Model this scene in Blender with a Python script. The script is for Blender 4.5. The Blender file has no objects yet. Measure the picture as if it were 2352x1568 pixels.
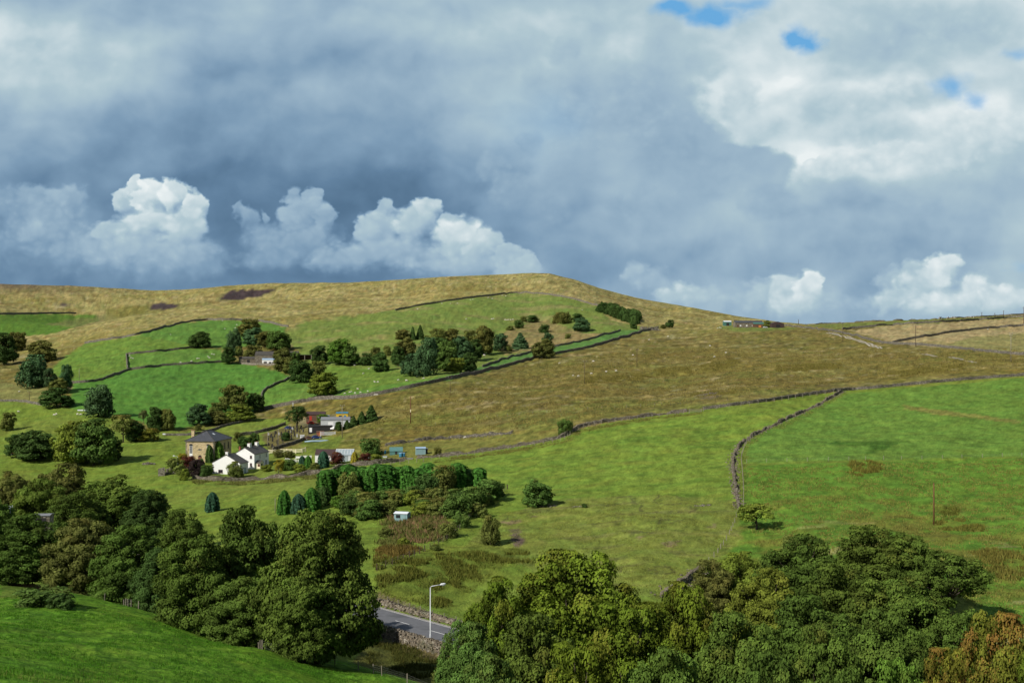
import bpy, math, random
import numpy as np
from mathutils import Matrix, Vector
rnd = random.Random(11)
npr = np.random.default_rng(7)
SC = bpy.context.scene
COL = SC.collection
F = 2522.0          # focal length in units of a 2352-wide frame: 50 degree field of view
CU, CV = 1176.0, 784.0
CZ = 60.0           # eye height above the datum

# ------------------------------------------------------------------ noise
def _hash(ix, iy, s):
    h = (ix.astype(np.int64) * 374761393 + iy.astype(np.int64) * 668265263 + s * 974711) & 0x7fffffff
    h = ((h ^ (h >> 13)) * 1274126177) & 0x7fffffff
    h = (h ^ (h >> 16)) & 0x7fffffff
    return h / 0x7fffffff
def pn(x, y, s=0):
    x = np.asarray(x, float); y = np.asarray(y, float)
    ix = np.floor(x); iy = np.floor(y); fx = x - ix; fy = y - iy
    wx = fx*fx*fx*(fx*(fx*6-15)+10); wy = fy*fy*fy*(fy*(fy*6-15)+10)
    def g(dx, dy):
        a = _hash(ix+dx, iy+dy, s) * 6.28318
        return np.cos(a)*(fx-dx) + np.sin(a)*(fy-dy)
    a = g(0,0); b = g(1,0); c = g(0,1); d = g(1,1)
    return 1.5*((a*(1-wx)+b*wx)*(1-wy) + (c*(1-wx)+d*wx)*wy)
def fbm(x, y, s=0, o=4, g=.5):
    t = 0; a = 1
    for i in range(o):
        t = t + a*pn(x, y, s+i*17); x = x*2.03+3.1; y = y*2.03-1.7; a *= g
    return t
def sstep(a, b, x):
    t = np.clip((x-a)/(b-a), 0, 1); return t*t*(3-2*t)

# ------------------------------------------------------------------ object helpers
def put(o, parent=None):
    COL.objects.link(o)
    if parent is not None: o.parent = parent
    return o
def tag(o, label=None, cat=None, group=None, kind=None):
    if label: o['label'] = label
    if cat: o['category'] = cat
    if group: o['group'] = group
    if kind: o['kind'] = kind
    return o
def empty(name, loc, rz=0.0):
    o = bpy.data.objects.new(name, None); o.location = loc; o.rotation_euler = (0, 0, rz)
    o.empty_display_size = 0.5
    return put(o)
def np_mesh(name, V, Fc, mat=None, attrs=None, smooth=False):
    """V (n,3); Fc (m,k) with k = 3 or 4."""
    V = np.ascontiguousarray(V, np.float32); Fc = np.ascontiguousarray(Fc, np.int32)
    me = bpy.data.meshes.new(name)
    m, k = Fc.shape
    me.vertices.add(len(V)); me.vertices.foreach_set('co', V.ravel())
    me.loops.add(m*k); me.loops.foreach_set('vertex_index', Fc.ravel())
    me.polygons.add(m)
    me.polygons.foreach_set('loop_start', np.arange(0, m*k, k, dtype=np.int32))
    me.polygons.foreach_set('loop_total', np.full(m, k, np.int32))
    if smooth: me.polygons.foreach_set('use_smooth', np.ones(m, bool))
    for an, av in (attrs or {}).items():
        av = np.asarray(av, np.float32)
        if av.ndim == 1:
            a = me.attributes.new(an, 'FLOAT', 'POINT'); a.data.foreach_set('value', av)
        else:
            if av.shape[1] == 3: av = np.concatenate([av, np.ones((len(av), 1), np.float32)], 1)
            a = me.attributes.new(an, 'FLOAT_COLOR', 'POINT'); a.data.foreach_set('color', np.ascontiguousarray(av).ravel())
    me.update(calc_edges=True)
    if mat: me.materials.append(mat)
    return me
class MB:
    """Collects boxes, tubes and polygons into one mesh object."""
    def __init__(s): s.v = []; s.f = []
    def add(s, vs, fs):
        n = len(s.v); s.v += [tuple(v) for v in vs]; s.f += [tuple(i+n for i in f) for f in fs]; return s
    def box(s, x0, x1, y0, y1, z0, z1, M=None):
        vs = [(x, y, z) for z in (z0, z1) for y in (y0, y1) for x in (x0, x1)]
        if M is not None: vs = [M @ Vector(v) for v in vs]
        return s.add(vs, [(0,2,3,1),(4,5,7,6),(0,1,5,4),(2,6,7,3),(0,4,6,2),(1,3,7,5)])
    def obox(s, c, size, rz=0.0, tilt=0.0):
        M = Matrix.Translation(c) @ Matrix.Rotation(rz, 4, 'Z') @ Matrix.Rotation(tilt, 4, 'X')
        a, b, c2 = size
        return s.box(-a/2, a/2, -b/2, b/2, -c2/2, c2/2, M)
    def tube(s, pts, rad, n=7):
        pts = [Vector(p) for p in pts]; rings = []
        for i, p in enumerate(pts):
            t = (pts[min(i+1, len(pts)-1)] - pts[max(i-1, 0)]).normalized()
            a = t.orthogonal().normalized(); b = t.cross(a)
            r = rad[i] if isinstance(rad, (list, tuple)) else rad
            rings.append([p + (a*math.cos(6.28318*k/n) + b*math.sin(6.28318*k/n))*r for k in range(n)])
        vs = [v for R in rings for v in R]; fs = []
        for i in range(len(pts)-1):
            for k in range(n):
                fs.append((i*n+k, i*n+(k+1) % n, (i+1)*n+(k+1) % n, (i+1)*n+k))
        fs.append(tuple(range(n))[::-1]); fs.append(tuple((len(pts)-1)*n+k for k in range(n)))
        return s.add(vs, fs)
    def mesh(s, name, mat, smooth=False):
        me = bpy.data.meshes.new(name); me.from_pydata(s.v, [], s.f)
        if mat: me.materials.append(mat)
        if smooth: me.polygons.foreach_set('use_smooth', [True]*len(me.polygons))
        me.update(); return me
    def build(s, name, mat, parent=None, smooth=False):
        return put(bpy.data.objects.new(name, s.mesh(name, mat, smooth)), parent)

# ------------------------------------------------------------------ node helpers
def S2L(c):
    f = lambda x: x/12.92 if x <= .04045 else ((x+.055)/1.055)**2.4
    return tuple(f(x/255) for x in c)
class NT:
    def __init__(s, tree): s.t = tree
    def n(s, typ, **kw):
        nd = s.t.nodes.new(typ)
        for k, v in kw.items(): setattr(nd, k, v)
        return nd
    def _in(s, sock, v):
        if isinstance(v, bpy.types.NodeSocket): s.t.links.new(v, sock)
        elif v is not None:
            if hasattr(sock.default_value, '__len__') and not hasattr(v, '__len__'): v = [v]*len(sock.default_value)
            if hasattr(sock.default_value, '__len__') and len(sock.default_value) == 4 and len(v) == 3: v = (*v, 1)
            sock.default_value = v
    def m(s, op, a, b=None, c=None, clamp=False):
        nd = s.n('ShaderNodeMath', operation=op, use_clamp=clamp)
        for i, x in enumerate((a, b, c)):
            if x is not None: s._in(nd.inputs[i], x)
        return nd.outputs[0]
    def add(s, *a):
        r = a[0]
        for x in a[1:]: r = s.m('ADD', r, x)
        return r
    def mul(s, a, b): return s.m('MULTIPLY', a, b)
    def sub(s, a, b): return s.m('SUBTRACT', a, b)
    def rng(s, x, a, b, c=0.0, d=1.0, smooth=True):
        nd = s.n('ShaderNodeMapRange', interpolation_type='SMOOTHSTEP' if smooth else 'LINEAR')
        for i, v in enumerate((x, a, b, c, d)): s._in(nd.inputs[i], v)
        return nd.outputs[0]
    def vec(s, x, y, z=0.0):
        nd = s.n('ShaderNodeCombineXYZ')
        for i, v in enumerate((x, y, z)): s._in(nd.inputs[i], v)
        return nd.outputs[0]
    def sep(s, v):
        nd = s.n('ShaderNodeSeparateXYZ'); s._in(nd.inputs[0], v); return nd.outputs
    def vm(s, op, a, b=None):
        nd = s.n('ShaderNodeVectorMath', operation=op); s._in(nd.inputs[0], a)
        if b is not None:
            if op == 'SCALE': s._in(nd.inputs['Scale'], b)
            else: s._in(nd.inputs[1], b)
        return nd.outputs[0]
    def noise(s, v, scale, detail=4, rough=.5, dist=0.0, color=False):
        nd = s.n('ShaderNodeTexNoise'); s._in(nd.inputs['Vector'], v)
        s._in(nd.inputs['Scale'], scale); s._in(nd.inputs['Detail'], detail); s._in(nd.inputs['Roughness'], rough); s._in(nd.inputs['Distortion'], dist)
        return nd.outputs[1 if color else 0]
    def vor(s, v, scale, feature='F1', **kw):
        nd = s.n('ShaderNodeTexVoronoi', feature=feature); s._in(nd.inputs['Vector'], v); s._in(nd.inputs['Scale'], scale)
        for k, x in kw.items(): s._in(nd.inputs[k], x)
        return nd.outputs[0]
    def mix(s, f, a, b, bt='MIX'):
        nd = s.n('ShaderNodeMix', data_type='RGBA', blend_type=bt)
        s._in(nd.inputs[0], f); s._in(nd.inputs[6], a); s._in(nd.inputs[7], b); return nd.outputs[2]
    def ramp(s, x, stops, interp='B_SPLINE'):
        nd = s.n('ShaderNodeValToRGB'); cr = nd.color_ramp; cr.interpolation = interp
        s._in(nd.inputs[0], x)
        while len(cr.elements) < len(stops): cr.elements.new(.5)
        for e, (p, c) in zip(cr.elements, sorted(stops, key=lambda q: q[0])):
            e.position = p; e.color = (c, c, c, 1) if not hasattr(c, '__len__') else (*c[:3], 1)
        return nd.outputs[0]
    def curve(s, x, pts):
        nd = s.n('ShaderNodeFloatCurve'); s._in(nd.inputs['Value'], x)
        cm = nd.mapping; c = cm.curves[0]
        pts = sorted(pts)
        c.points[0].location = pts[0]; c.points[1].location = pts[-1]
        for p in pts[1:-1]: c.points.new(*p)
        for p in c.points: p.handle_type = 'AUTO_CLAMPED'
        cm.update(); return nd.outputs[0]
def material(name):
    m = bpy.data.materials.new(name); m.use_nodes = True
    t = m.node_tree
    b = t.nodes['Principled BSDF']
    b.inputs['Specular IOR Level'].default_value = .2
    return m, NT(t), b
def simple(name, col, rough=.75, var=.18, scale=1.5, metal=0.0, bump=0.0, stain=None):
    m, g, b = material(name)
    tc = g.n('ShaderNodeTexCoord').outputs['Object']
    n1 = g.noise(tc, scale, 6, .6); n2 = g.noise(tc, scale*.23, 3, .5)
    f = g.add(g.mul(n1, var*2), g.mul(n2, var*2), 1-2*var)
    c = g.mix(1.0, col, g.vec(f, f, f), 'MULTIPLY')
    if stain is not None: c = g.mix(g.rng(n2, .5, .7, 0, .7), c, stain)
    g._in(b.inputs['Base Color'], c); b.inputs['Roughness'].default_value = rough; b.inputs['Metallic'].default_value = metal
    if bump:
        bp = g.n('ShaderNodeBump'); bp.inputs['Strength'].default_value = .6; bp.inputs['Distance'].default_value = bump
        g._in(bp.inputs['Height'], n1); g._in(b.inputs['Normal'], bp.outputs[0])
    return m
# ------------------------------------------------------------------ terrain: heights surveyed as (bearing, slope, distance)
CTRL = {
-700: [(2050,10),(1640,60),(1480,105),(1350,200),(1320,240),(1240,310),(1110,420),(1000,560),(930,680),(860,850),(790,1100),(740,1350),(700,1700),(655,2200),(700,3000),(765,6500)],
0: [(2050,12),(1568,70),(1450,112),(1345,185),(1335,215),(1250,290),(1090,410),(1000,510),(935,610),(885,700),(850,850),(800,1080),(765,1300),(722,1550),(690,1850),(655,2250),(705,3000),(765,6500)],
170: [(2050,13),(1568,80),(1460,118),(1362,170),(1365,190),(1250,285),(1090,410),(1000,500),(930,600),(880,690),(830,840),(785,1060),(750,1300),(743,1400),(752,1500),(724,1720),(690,1900),(659,2250),(705,3000),(765,6500)],
320: [(2050,13),(1568,90),(1480,118),(1395,160),(1400,180),(1330,225),(1230,285),(1150,345),(1090,400),(1010,490),(955,570),(870,700),(820,820),(770,980),(742,1180),(722,1340),(736,1480),(720,1700),(690,1880),(663,2250),(705,3000),(765,6500)],
600: [(2050,14),(1568,108),(1492,138),(1510,148),(1440,178),(1310,222),(1200,280),(1130,340),(1085,400),(1035,455),(985,525),(945,590),(900,650),(850,740),(825,800),(790,890),(742,1060),(715,1250),(690,1440),(702,1560),(705,1680),(682,1850),(655,2100),(700,3000),(765,6500)],
900: [(2050,16),(1568,130),(1548,138),(1560,146),(1490,166),(1400,187),(1360,196),(1290,216),(1230,250),(1150,300),(1080,365),(1040,415),(1000,460),(950,510),(905,570),(880,620),(840,720),(800,830),(760,950),(712,1200),(680,1450),(641,1780),(700,3000),(765,6500)],
1050: [(2050,30),(1700,105),(1620,132),(1540,155),(1470,172),(1405,190),(1370,199),(1290,222),(1225,250),(1150,298),(1085,350),(1035,405),(1000,450),(950,500),(900,560),(868,620),(840,710),(800,840),(760,990),(690,1260),(660,1500),(633,1760),(700,3000),(765,6500)],
1200: [(2050,70),(1800,105),(1640,135),(1520,160),(1450,176),(1385,192),(1330,209),(1250,240),(1160,290),(1100,330),(1040,378),(1015,405),(960,458),(920,512),(880,600),(830,740),(800,860),(765,1000),(735,1120),(700,1270),(672,1440),(648,1600),(627,1760),(690,2500),(765,6500)],
1330: [(2050,76),(1800,105),(1640,133),(1450,174),(1360,197),(1280,226),(1190,268),(1110,315),(1040,365),(985,410),(940,465),(890,545),(850,650),(808,800),(780,900),(752,1020),(725,1150),(690,1310),(660,1500),(643,1700),(690,2500),(765,6500)],
1500: [(2050,80),(1750,115),(1600,140),(1450,170),(1370,190),(1280,220),(1200,255),(1120,300),(1050,345),(1000,385),(956,430),(920,490),(870,590),(820,740),(785,880),(757,1050),(740,1170),(720,1350),(693,1620),(730,2500),(768,6500)],
1700: [(2050,80),(1750,115),(1560,150),(1450,172),(1330,205),(1240,240),(1165,270),(1080,315),(1000,375),(932,430),(890,500),(840,620),(790,800),(760,980),(748,1100),(740,1230),(727,1400),(752,2300),(772,6500)],
1935: [(2050,80),(1750,115),(1560,150),(1450,172),(1330,200),(1230,235),(1150,275),(1080,310),(1000,370),(940,425),(898,470),(850,560),(800,700),(767,820),(752,920),(743,1040),(768,1700),(782,6500)],
2150: [(2050,80),(1750,115),(1560,150),(1450,168),(1330,195),(1200,252),(1100,300),(1020,350),(950,405),(880,475),(835,560),(800,650),(768,750),(744,850),(733,930),(772,1600),(785,6500)],
2352: [(2050,70),(1750,105),(1560,140),(1400,178),(1250,225),(1100,295),(1020,345),(940,405),(862,480),(818,580),(775,700),(743,820),(723,900),(768,1600),(785,6500)],
3050: [(2050,60),(1750,95),(1560,130),(1400,170),(1250,220),(1100,285),(1000,345),(920,410),(850,480),(800,580),(755,700),(720,820),(698,900),(760,1600),(785,6500)],
}
_P = []; _W = []
for u_, L_ in CTRL.items():
    for v_, d_ in L_:
        _P.append((u_/700.0, math.log(d_))); _W.append((v_-CV)/F)
_P = np.array(_P); _W = np.array(_W)
def _phi(r2): return np.sqrt(r2 + .10**2)
def _solve():
    n = len(_P)
    A = np.zeros((n+3, n+3))
    A[:n, :n] = _phi(((_P[:, None]-_P[None])**2).sum(-1)) + np.eye(n)*-0.0012
    A[:n, n] = 1; A[:n, n+1:] = _P; A[n:, :n] = A[:n, n:].T
    return np.linalg.solve(A, np.concatenate([_W, [0, 0, 0]]))
_C = _solve()
def slope_at(u, ld):
    sh = u.shape; q = np.stack([u.ravel()/700, ld.ravel()], 1); out = np.empty(len(q))
    for i in range(0, len(q), 40000):
        k = q[i:i+40000]
        r2 = (k[:, :1]-_P[:, 0])**2 + (k[:, 1:]-_P[:, 1])**2
        out[i:i+40000] = _phi(r2) @ _C[:-3] + _C[-3] + k @ _C[-2:]
    return out.reshape(sh)
US = np.arange(-690, 3043, 3.4)
# distance rows packed where the ground is seen steeply
_l = np.linspace(math.log(9), math.log(6400), 1500)
_g = slope_at(*np.meshgrid(np.arange(0, 2353, 168.0), _l))
_dens = np.abs(np.gradient(_g, axis=0)).mean(1)*F + .28
_cum = np.cumsum(_dens); _cum = (_cum-_cum[0])/(_cum[-1]-_cum[0])
LD = np.interp(np.linspace(0, 1, 660), _cum, _l)
UU, LL = np.meshgrid(US, LD)
DD = np.exp(LL)
XX = (UU-CU)/F*DD
SL = slope_at(UU, LL)
ZZ = -SL*DD
# natural roughness: broad swells, tussocky hummocks; moor rougher than pasture
_far = sstep(350, 900, DD)
ZZ += fbm(XX/60, DD/60, 3, 3)*(.45+1.3*_far*(1-.5*sstep(1000, 1350, DD)))*sstep(60, 140, DD)
ZZ += fbm(XX/11, DD/11, 9, 5, .55)*(.20+.55*_far*(1-.65*sstep(1000, 1350, DD)))
ZZ += fbm(XX/1.9+DD/4, DD/1.3, 13, 3)*.07*sstep(210, 150, DD)
ZZ += np.abs(pn(XX/26+fbm(XX/40,DD/40,19,2), DD/20, 29))*1.5*sstep(430, 560, DD)*(1-sstep(1150, 1400, DD))*sstep(-.2, .5, pn(XX/140, DD/110, 37)+.1)
ZZ += fbm(XX/170, DD/240, 31, 3)*2.6*sstep(900, 1500, DD)*(1-sstep(1650, 2000, DD)*.5)
# gullies that run down the moor face
_gl = np.abs(pn((XX+DD*.35)/70+fbm(XX/90, DD/90, 77, 2)*.5, DD/520, 61)); ZZ -= (1-sstep(0, .16, _gl))*1.3*sstep(950, 1250, DD)*sstep(.0, .3, pn(XX/300, DD/400, 63)+.15)
# terracettes (sheep paths) on the mid slopes
ZZ += .16*np.sin(ZZ*3.6+fbm(XX/25, DD/25, 12, 2)*3)*sstep(.0, .5, pn(XX/70, DD/70, 40)+.15)*sstep(170, 240, DD)*(1-sstep(380, 460, DD))
# the road bench
RA, RB = np.array([-90.0, 252.8]), np.array([52.0, 110.7]); ROADZ = -46.3
_rd = (RB-RA)/np.linalg.norm(RB-RA); _rn = np.array([-_rd[1], _rd[0]])
if _rn[1] < 0: _rn = -_rn          # points away from the viewer, to the far verge
_s = (XX-RA[0])*_rn[0] + (DD-RA[1])*_rn[1]
_tt = (XX-RA[0])*_rd[0] + (DD-RA[1])*_rd[1]
_on = sstep(-20, 5, _tt)*(1-sstep(205, 225, _tt))
ZZ = np.where(True, ZZ, ZZ)
_wf = (1-sstep(4.6, 10.5, _s))*sstep(-5.2, -4.75, _s)*_on
ZZ = ZZ*(1-_wf) + ROADZ*_wf
_wn = sstep(-15, -5.2, _s)*(1-sstep(-5.2, -4.75, _s))*_on
ZZ = ZZ*(1-_wn) + np.minimum(ZZ, ROADZ-1.35)*_wn
# keep distant crest lines from bulging above the eye line of the survey
VV = CV - ZZ/DD*F
_SK = [(-690,650),(0,652),(187,657),(350,667),(425,665),(525,656),(625,650),(800,649),(900,643),(1050,634),(1176,629),(1226,626.5),(1262,628),(1320,642),(1378,662),(1462,684),(1567,702),(1700,727),(1800,740),(1850,744),(1935,741),(2000,738),(2160,732),(2352,722),(3050,698)]
_tg = np.interp(US, [p[0] for p in _SK], [p[1] for p in _SK]) + .8*fbm(US/45, US*0, 141, 3)
_ff = np.where(DD > 650, VV, 9999); _js = _ff.argmin(0); _mn = _ff.min(0)
_ds = np.log(DD[_js, 0]); _k = np.ones(121)/121
_ds = np.convolve(np.pad(_ds, 60, 'edge'), _k, 'valid')
_wt = sstep(_ds-.55, _ds-.05, LL)
ZZ -= (_tg-_mn)*DD/F*_wt
VV = CV - ZZ/DD*F
def ground(x, y):
    u = CU + F*x/y; ld = math.log(y)
    i = (u-US[0])/(US[1]-US[0]); i0 = int(min(max(i, 0), len(US)-2)); fi = i-i0
    j0 = int(min(max(np.searchsorted(LD, ld)-1, 0), len(LD)-2)); fj = (ld-LD[j0])/(LD[j0+1]-LD[j0])
    # heights interpolate as slope*distance
    a = ZZ[j0, i0]/DD[j0, i0]*(1-fi) + ZZ[j0, i0+1]/DD[j0, i0+1]*fi
    b = ZZ[j0+1, i0]/DD[j0+1, i0]*(1-fi) + ZZ[j0+1, i0+1]/DD[j0+1, i0+1]*fi
    return (a*(1-fj)+b*fj)*y + CZ
def ground_v(x, y):
    u = CU + F*x/y; ld = np.log(y)
    i = np.clip((u-US[0])/(US[1]-US[0]), 0, len(US)-1.001); i0 = i.astype(int); fi = i-i0
    j0 = np.clip(np.searchsorted(LD, ld)-1, 0, len(LD)-2); fj = (ld-LD[j0])/(LD[j0+1]-LD[j0])
    q = ZZ/DD
    return ((q[j0, i0]*(1-fi)+q[j0, i0+1]*fi)*(1-fj)+(q[j0+1, i0]*(1-fi)+q[j0+1, i0+1]*fi)*fj)*y + CZ
def hit(u, v, dmin=20):
    """First ground point along a sight line."""
    i = (u-US[0])/(US[1]-US[0]); i0 = int(min(max(i, 0), len(US)-2)); fi = i-i0
    col = VV[:, i0]*(1-fi) + VV[:, i0+1]*fi
    j1 = np.searchsorted(LD, math.log(dmin))
    idx = np.nonzero(col[j1:] <= v)[0]
    if len(idx) == 0: j = int(np.argmin(col)); ld = LD[j]
    else:
        j = idx[0]+j1
        ld = LD[j] if j == 0 else LD[j-1] + (LD[j]-LD[j-1])*min(max((col[j-1]-v)/(col[j-1]-col[j]+1e-9), 0), 1)
    y = math.exp(ld); x = (u-CU)/F*y
    return Vector((x, y, ground(x, y)))
def at(u, d):
    x = (u-CU)/F*d
    return Vector((x, d, ground(x, d)))
def poly_world(pts, dmin=20, step=12):
    out = []
    n = len(pts)
    for k in range(n):
        (u0, v0), (u1, v1) = pts[k], pts[(k+1) % n]
        m = max(1, int(math.hypot(u1-u0, v1-v0)/step))
        for q in range(m):
            h = hit(u0+(u1-u0)*q/m, min(v0+(v1-v0)*q/m, 2040), dmin); out.append((h.x, h.y))
    return np.array(out)
def inside(poly, x, y):
    r = np.zeros(x.shape, bool); n = len(poly); j = n-1
    for i in range(n):
        xi, yi = poly[i]; xj, yj = poly[j]
        if yi != yj:
            c = ((yi > y) != (yj > y)) & (x < (xj-xi)*(y-yi)/(yj-yi)+xi); r ^= c
        j = i
    return r
# ------------------------------------------------------------------ land cover
NZ1 = fbm(XX/14, DD/14, 5, 4); NZ2 = fbm(XX/55, DD/55, 8, 4); NZ3 = fbm(XX/4.5, DD/4.5, 15, 3); NZ4 = fbm(XX/160, DD/160, 18, 3)
NST = fbm(XX/60+DD/200, DD/16, 21, 4)       # streaks along the contour
C = np.empty(XX.shape+(3,)); MO = np.ones(XX.shape)
def lay(mask, col):
    C[:] = C*(1-mask[..., None]) + np.asarray(col)*mask[..., None]
def tone(mask, f):
    C[:] = C*(1+mask[..., None]*(np.asarray(f)-1))
one = np.ones(XX.shape)
lay(one, (.185, .150, .044))
lay(sstep(800, 1250, DD), (.30, .245, .10))
lay(sstep(-.05, .6, NST)*.6, (.31, .25, .11))
lay(sstep(.1, .5, fbm(XX/22+DD/90, DD/7, 26, 4))*.45, (.115, .105, .025))
lay(sstep(.2, .6, fbm(XX/13+DD/90, DD/5, 28, 3))*.4, (.105, .07, .026))
lay(sstep(-.05, .6, NZ2)*.7*(1-_far*.5), (.14, .15, .036))
lay(sstep(620, 430, DD)*sstep(-.3, .5, NZ2+NZ1*.4)*.6, (.155, .16, .038))
lay(sstep(.25, .8, -NST+NZ1*.5)*.6, (.13, .085, .028))
lay(sstep(.0, .7, NZ4)*.35, (.19, .16, .035))
C *= np.array([1.06, 1.13, 1.0])*(1-.16*(sstep(380, 480, DD)*sstep(1050, 900, DD))[..., None])
lay((1-sstep(.0, .05, np.abs(fbm(XX/95+DD/260, DD/30, 301, 4))))*.5*sstep(420, 520, DD), (.38, .32, .17))
lay((1-sstep(.0, .035, np.abs(fbm(XX/75+DD/230, DD/26, 311, 4))))*.5*sstep(420, 520, DD), (.12, .095, .04))
_wx = XX + NZ3*.012*DD**.75; _wy = DD + NZ1*.02*DD**.75
def region(pts, col, moor=0.0, dmin=20, amt=1.0, pad=None):
    pw = poly_world(pts, dmin)
    x0, x1 = pw[:, 0].min()-5, pw[:, 0].max()+5; y0, y1 = pw[:, 1].min()-5, pw[:, 1].max()+5
    r = np.nonzero((DD[:, 0] > y0) & (DD[:, 0] < y1))[0]
    mk = np.zeros(XX.shape)
    if len(r):
        sl = slice(r[0], r[-1]+1)
        mk[sl] = inside(pw, _wx[sl], _wy[sl])
        mk[:, 1:-1] = (mk[:, :-2]+2*mk[:, 1:-1]+mk[:, 2:])/4
    if col is not None: lay(mk*amt, col)
    MO[:] = MO*(1-mk*amt) + moor*mk*amt
    return mk
R_low = region([(-700,935),(0,922),(45,922),(100,930),(180,938),(260,958),(330,985),(420,992),(520,978),(590,960),(664,962),(655,985),(630,1033),(707,1030),(745,1046),(1000,1050),(1200,1023),(1280,1010),(1310,990),(1480,956),(1613,941),(1935,897),(2352,862),(3040,835),(3040,2040),(-690,2040)], (.150, .215, .036))
lay(R_low*sstep(-.2, .6, NZ2)*.55, (.175, .21, .045))
lay(R_low*sstep(.1, .8, NZ1)*.45, (.15, .19, .04))
R_str = region([(890,1058),(885,1022),(1000,1012),(1175,997),(1285,990),(1280,1010),(1200,1022),(1000,1050)], (.17, .17, .04), .5)
R_ctr = region([(1060,1260),(1150,1180),(1280,1150),(1500,1135),(1690,1150),(1700,1240),(1600,1330),(1520,1375),(1300,1345),(1180,1290)], (.185, .225, .048), .3, amt=.85)
lay(R_ctr*sstep(.34, .7, fbm(XX/30+NZ1*.15, DD/5.0, 55, 4))*.35, (.10, .075, .045))
lay(R_ctr*sstep(.2, .7, NZ3+NZ1*.5)*.3, (.17, .16, .05))
_ln = 1-sstep(.05, .30, np.abs(np.sin(ZZ*4.2+fbm(XX/30, DD/22, 57, 3)*4.0)))
lay(R_ctr*_ln*sstep(-.05, .35, fbm(XX/24, DD/24, 59, 3))*.65, (.075, .065, .03))
R_rt = region([(1715,1068),(2000,1060),(2352,1052),(3040,1045),(3040,1560),(1500,1560),(1560,1380),(1700,1250),(1700,1165)], (.108, .205, .030), .3)
lay(R_rt*sstep(-.02, .5, fbm(XX/26, DD/16, 71, 4)+NZ3*.3)*sstep(300, 255, DD)*.6, (.175, .16, .034))
lay(R_rt*sstep(.25, .6, fbm(XX/14, DD/8, 75, 4))*sstep(300, 255, DD)*.45, (.13, .10, .022))
lay(R_rt*sstep(.35, .7, fbm(XX/16, DD/9, 79, 4))*sstep(280, 230, DD)*.7, (.30, .26, .11))
R_ru = region([(1715,1062),(1720,1010),(1800,968),(1935,905),(2352,868),(3040,840),(3040,1045),(2352,1048),(2000,1056)], (.122, .215, .040), .15)
region([(2075,928),(2140,940),(2230,950),(2352,966),(2352,974),(2230,960),(2140,950),(2080,938)], (.21, .19, .05), .6, amt=.75)
region([(1885,1016),(2000,1014),(2085,1012),(2060,1022),(2010,1040),(1990,1040),(2000,1024),(1940,1022)], (.05, .115, .018), .5, amt=.8)
R_ga = region([(1030,1060),(1200,1030),(1320,995),(1500,962),(1880,930),(1720,1000),(1680,1040),(1690,1150),(1500,1135),(1280,1145),(1160,1180),(1130,1110)], (.155, .23, .038), .2)
lay(R_ga*sstep(.1, .6, fbm(XX/30, DD/11, 91, 4))*.5, (.08, .155, .024))
lay(R_ga*sstep(.1, .6, fbm(XX/22, DD/9, 95, 4))*.55, (.165, .21, .04))
R_fg = region([(-690,1330),(0,1343),(120,1352),(250,1378),(400,1418),(600,1490),(800,1520),(960,1566),(1050,1640),(1050,2040),(-690,2040)], (.115, .245, .022), .1)
lay(R_fg*sstep(.0, .6, NZ1+NZ3*.4)*.5, (.15, .26, .03))
lay(R_fg*sstep(.05, .55, fbm(XX/1.5+DD/5, DD/.8, 118, 4, .6))*.75, (.050, .125, .012))
lay(R_fg*sstep(.1, .6, fbm(XX/2.6+DD/6, DD/1.2, 119, 3, .6))*.4, (.12, .18, .03))
lay(R_fg*sstep(.15, .6, fbm(XX/3, DD/6, 111, 4))*.55, (.038, .115, .010))
R_rav = region([(810,1522),(960,1566),(1050,1640),(1080,1500),(1040,1480),(850,1432),(840,1470)], (.10, .10, .025), .6, amt=.9)  # hollow floor: tree shade painted into the dark olive cover
region([(0,1370),(0,1345),(90,1340),(160,1362),(120,1385)], (.11, .14, .03), .6, amt=.7)
lay(region([(860,1290),(1000,1255),(1130,1250),(1200,1262),(1130,1320),(1040,1400),(940,1385),(870,1370)], None, .5, amt=.5)*.6, (.13, .165, .03))
R_k = region([(-690,870),(0,880),(60,882),(110,893),(130,930),(100,930),(45,922),(0,922),(-690,930)], (.19, .19, .06), .4)
R_f5 = region([(-690,725),(0,722),(110,720),(215,722),(232,735),(180,750),(110,768),(0,774),(-690,778)], (.085, .165, .026), .1)
R_f1 = region([(125,838),(160,812),(195,788),(310,771),(440,793),(475,797),(440,799),(290,815),(293,850),(240,872),(165,880),(110,855)], (.12, .205, .038), .1)
R_f2 = region([(310,771),(360,757),(420,742),(490,735),(555,735),(620,742),(660,750),(640,790),(515,800),(475,796),(440,793)], (.10, .20, .04), .1)
R_f2b = region([(290,815),(440,799),(510,800),(522,830),(505,832),(400,838),(293,850)], (.105, .20, .04), .1)
R_f3 = region([(165,880),(240,872),(293,850),(400,838),(505,832),(560,834),(640,852),(668,866),(640,880),(610,893),(600,905),(602,940),(560,962),(470,975),(400,985),(330,970),(260,955),(230,950),(160,935)], (.085, .198, .036), .05)
lay(R_f1*sstep(-.1, .7, NZ2)*.5, (.14, .19, .035))
R_f4 = region([(602,918),(598,905),(640,880),(668,866),(655,830),(690,805),(665,790),(650,765),(690,742),(760,730),(840,722),(900,712),(1000,695),(1080,684),(1180,673),(1240,675),(1310,685),(1380,705),(1400,735),(1440,745),(1500,755),(1430,775),(1350,800),(1240,820),(1150,845),(1030,872),(900,900),(800,915),(730,915),(680,925),(585,945)], (.15, .205, .05), .15)
lay(R_f4*sstep(.1, .7, NZ2+NST*.5)*.7, (.24, .22, .08))
region([(585,945),(598,905),(640,880),(668,866),(760,905),(850,890),(900,880),(1000,868),(1090,848),(1030,872),(900,900),(800,915),(730,915),(680,925)], (.08, .20, .032), .05, amt=.65)
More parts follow.
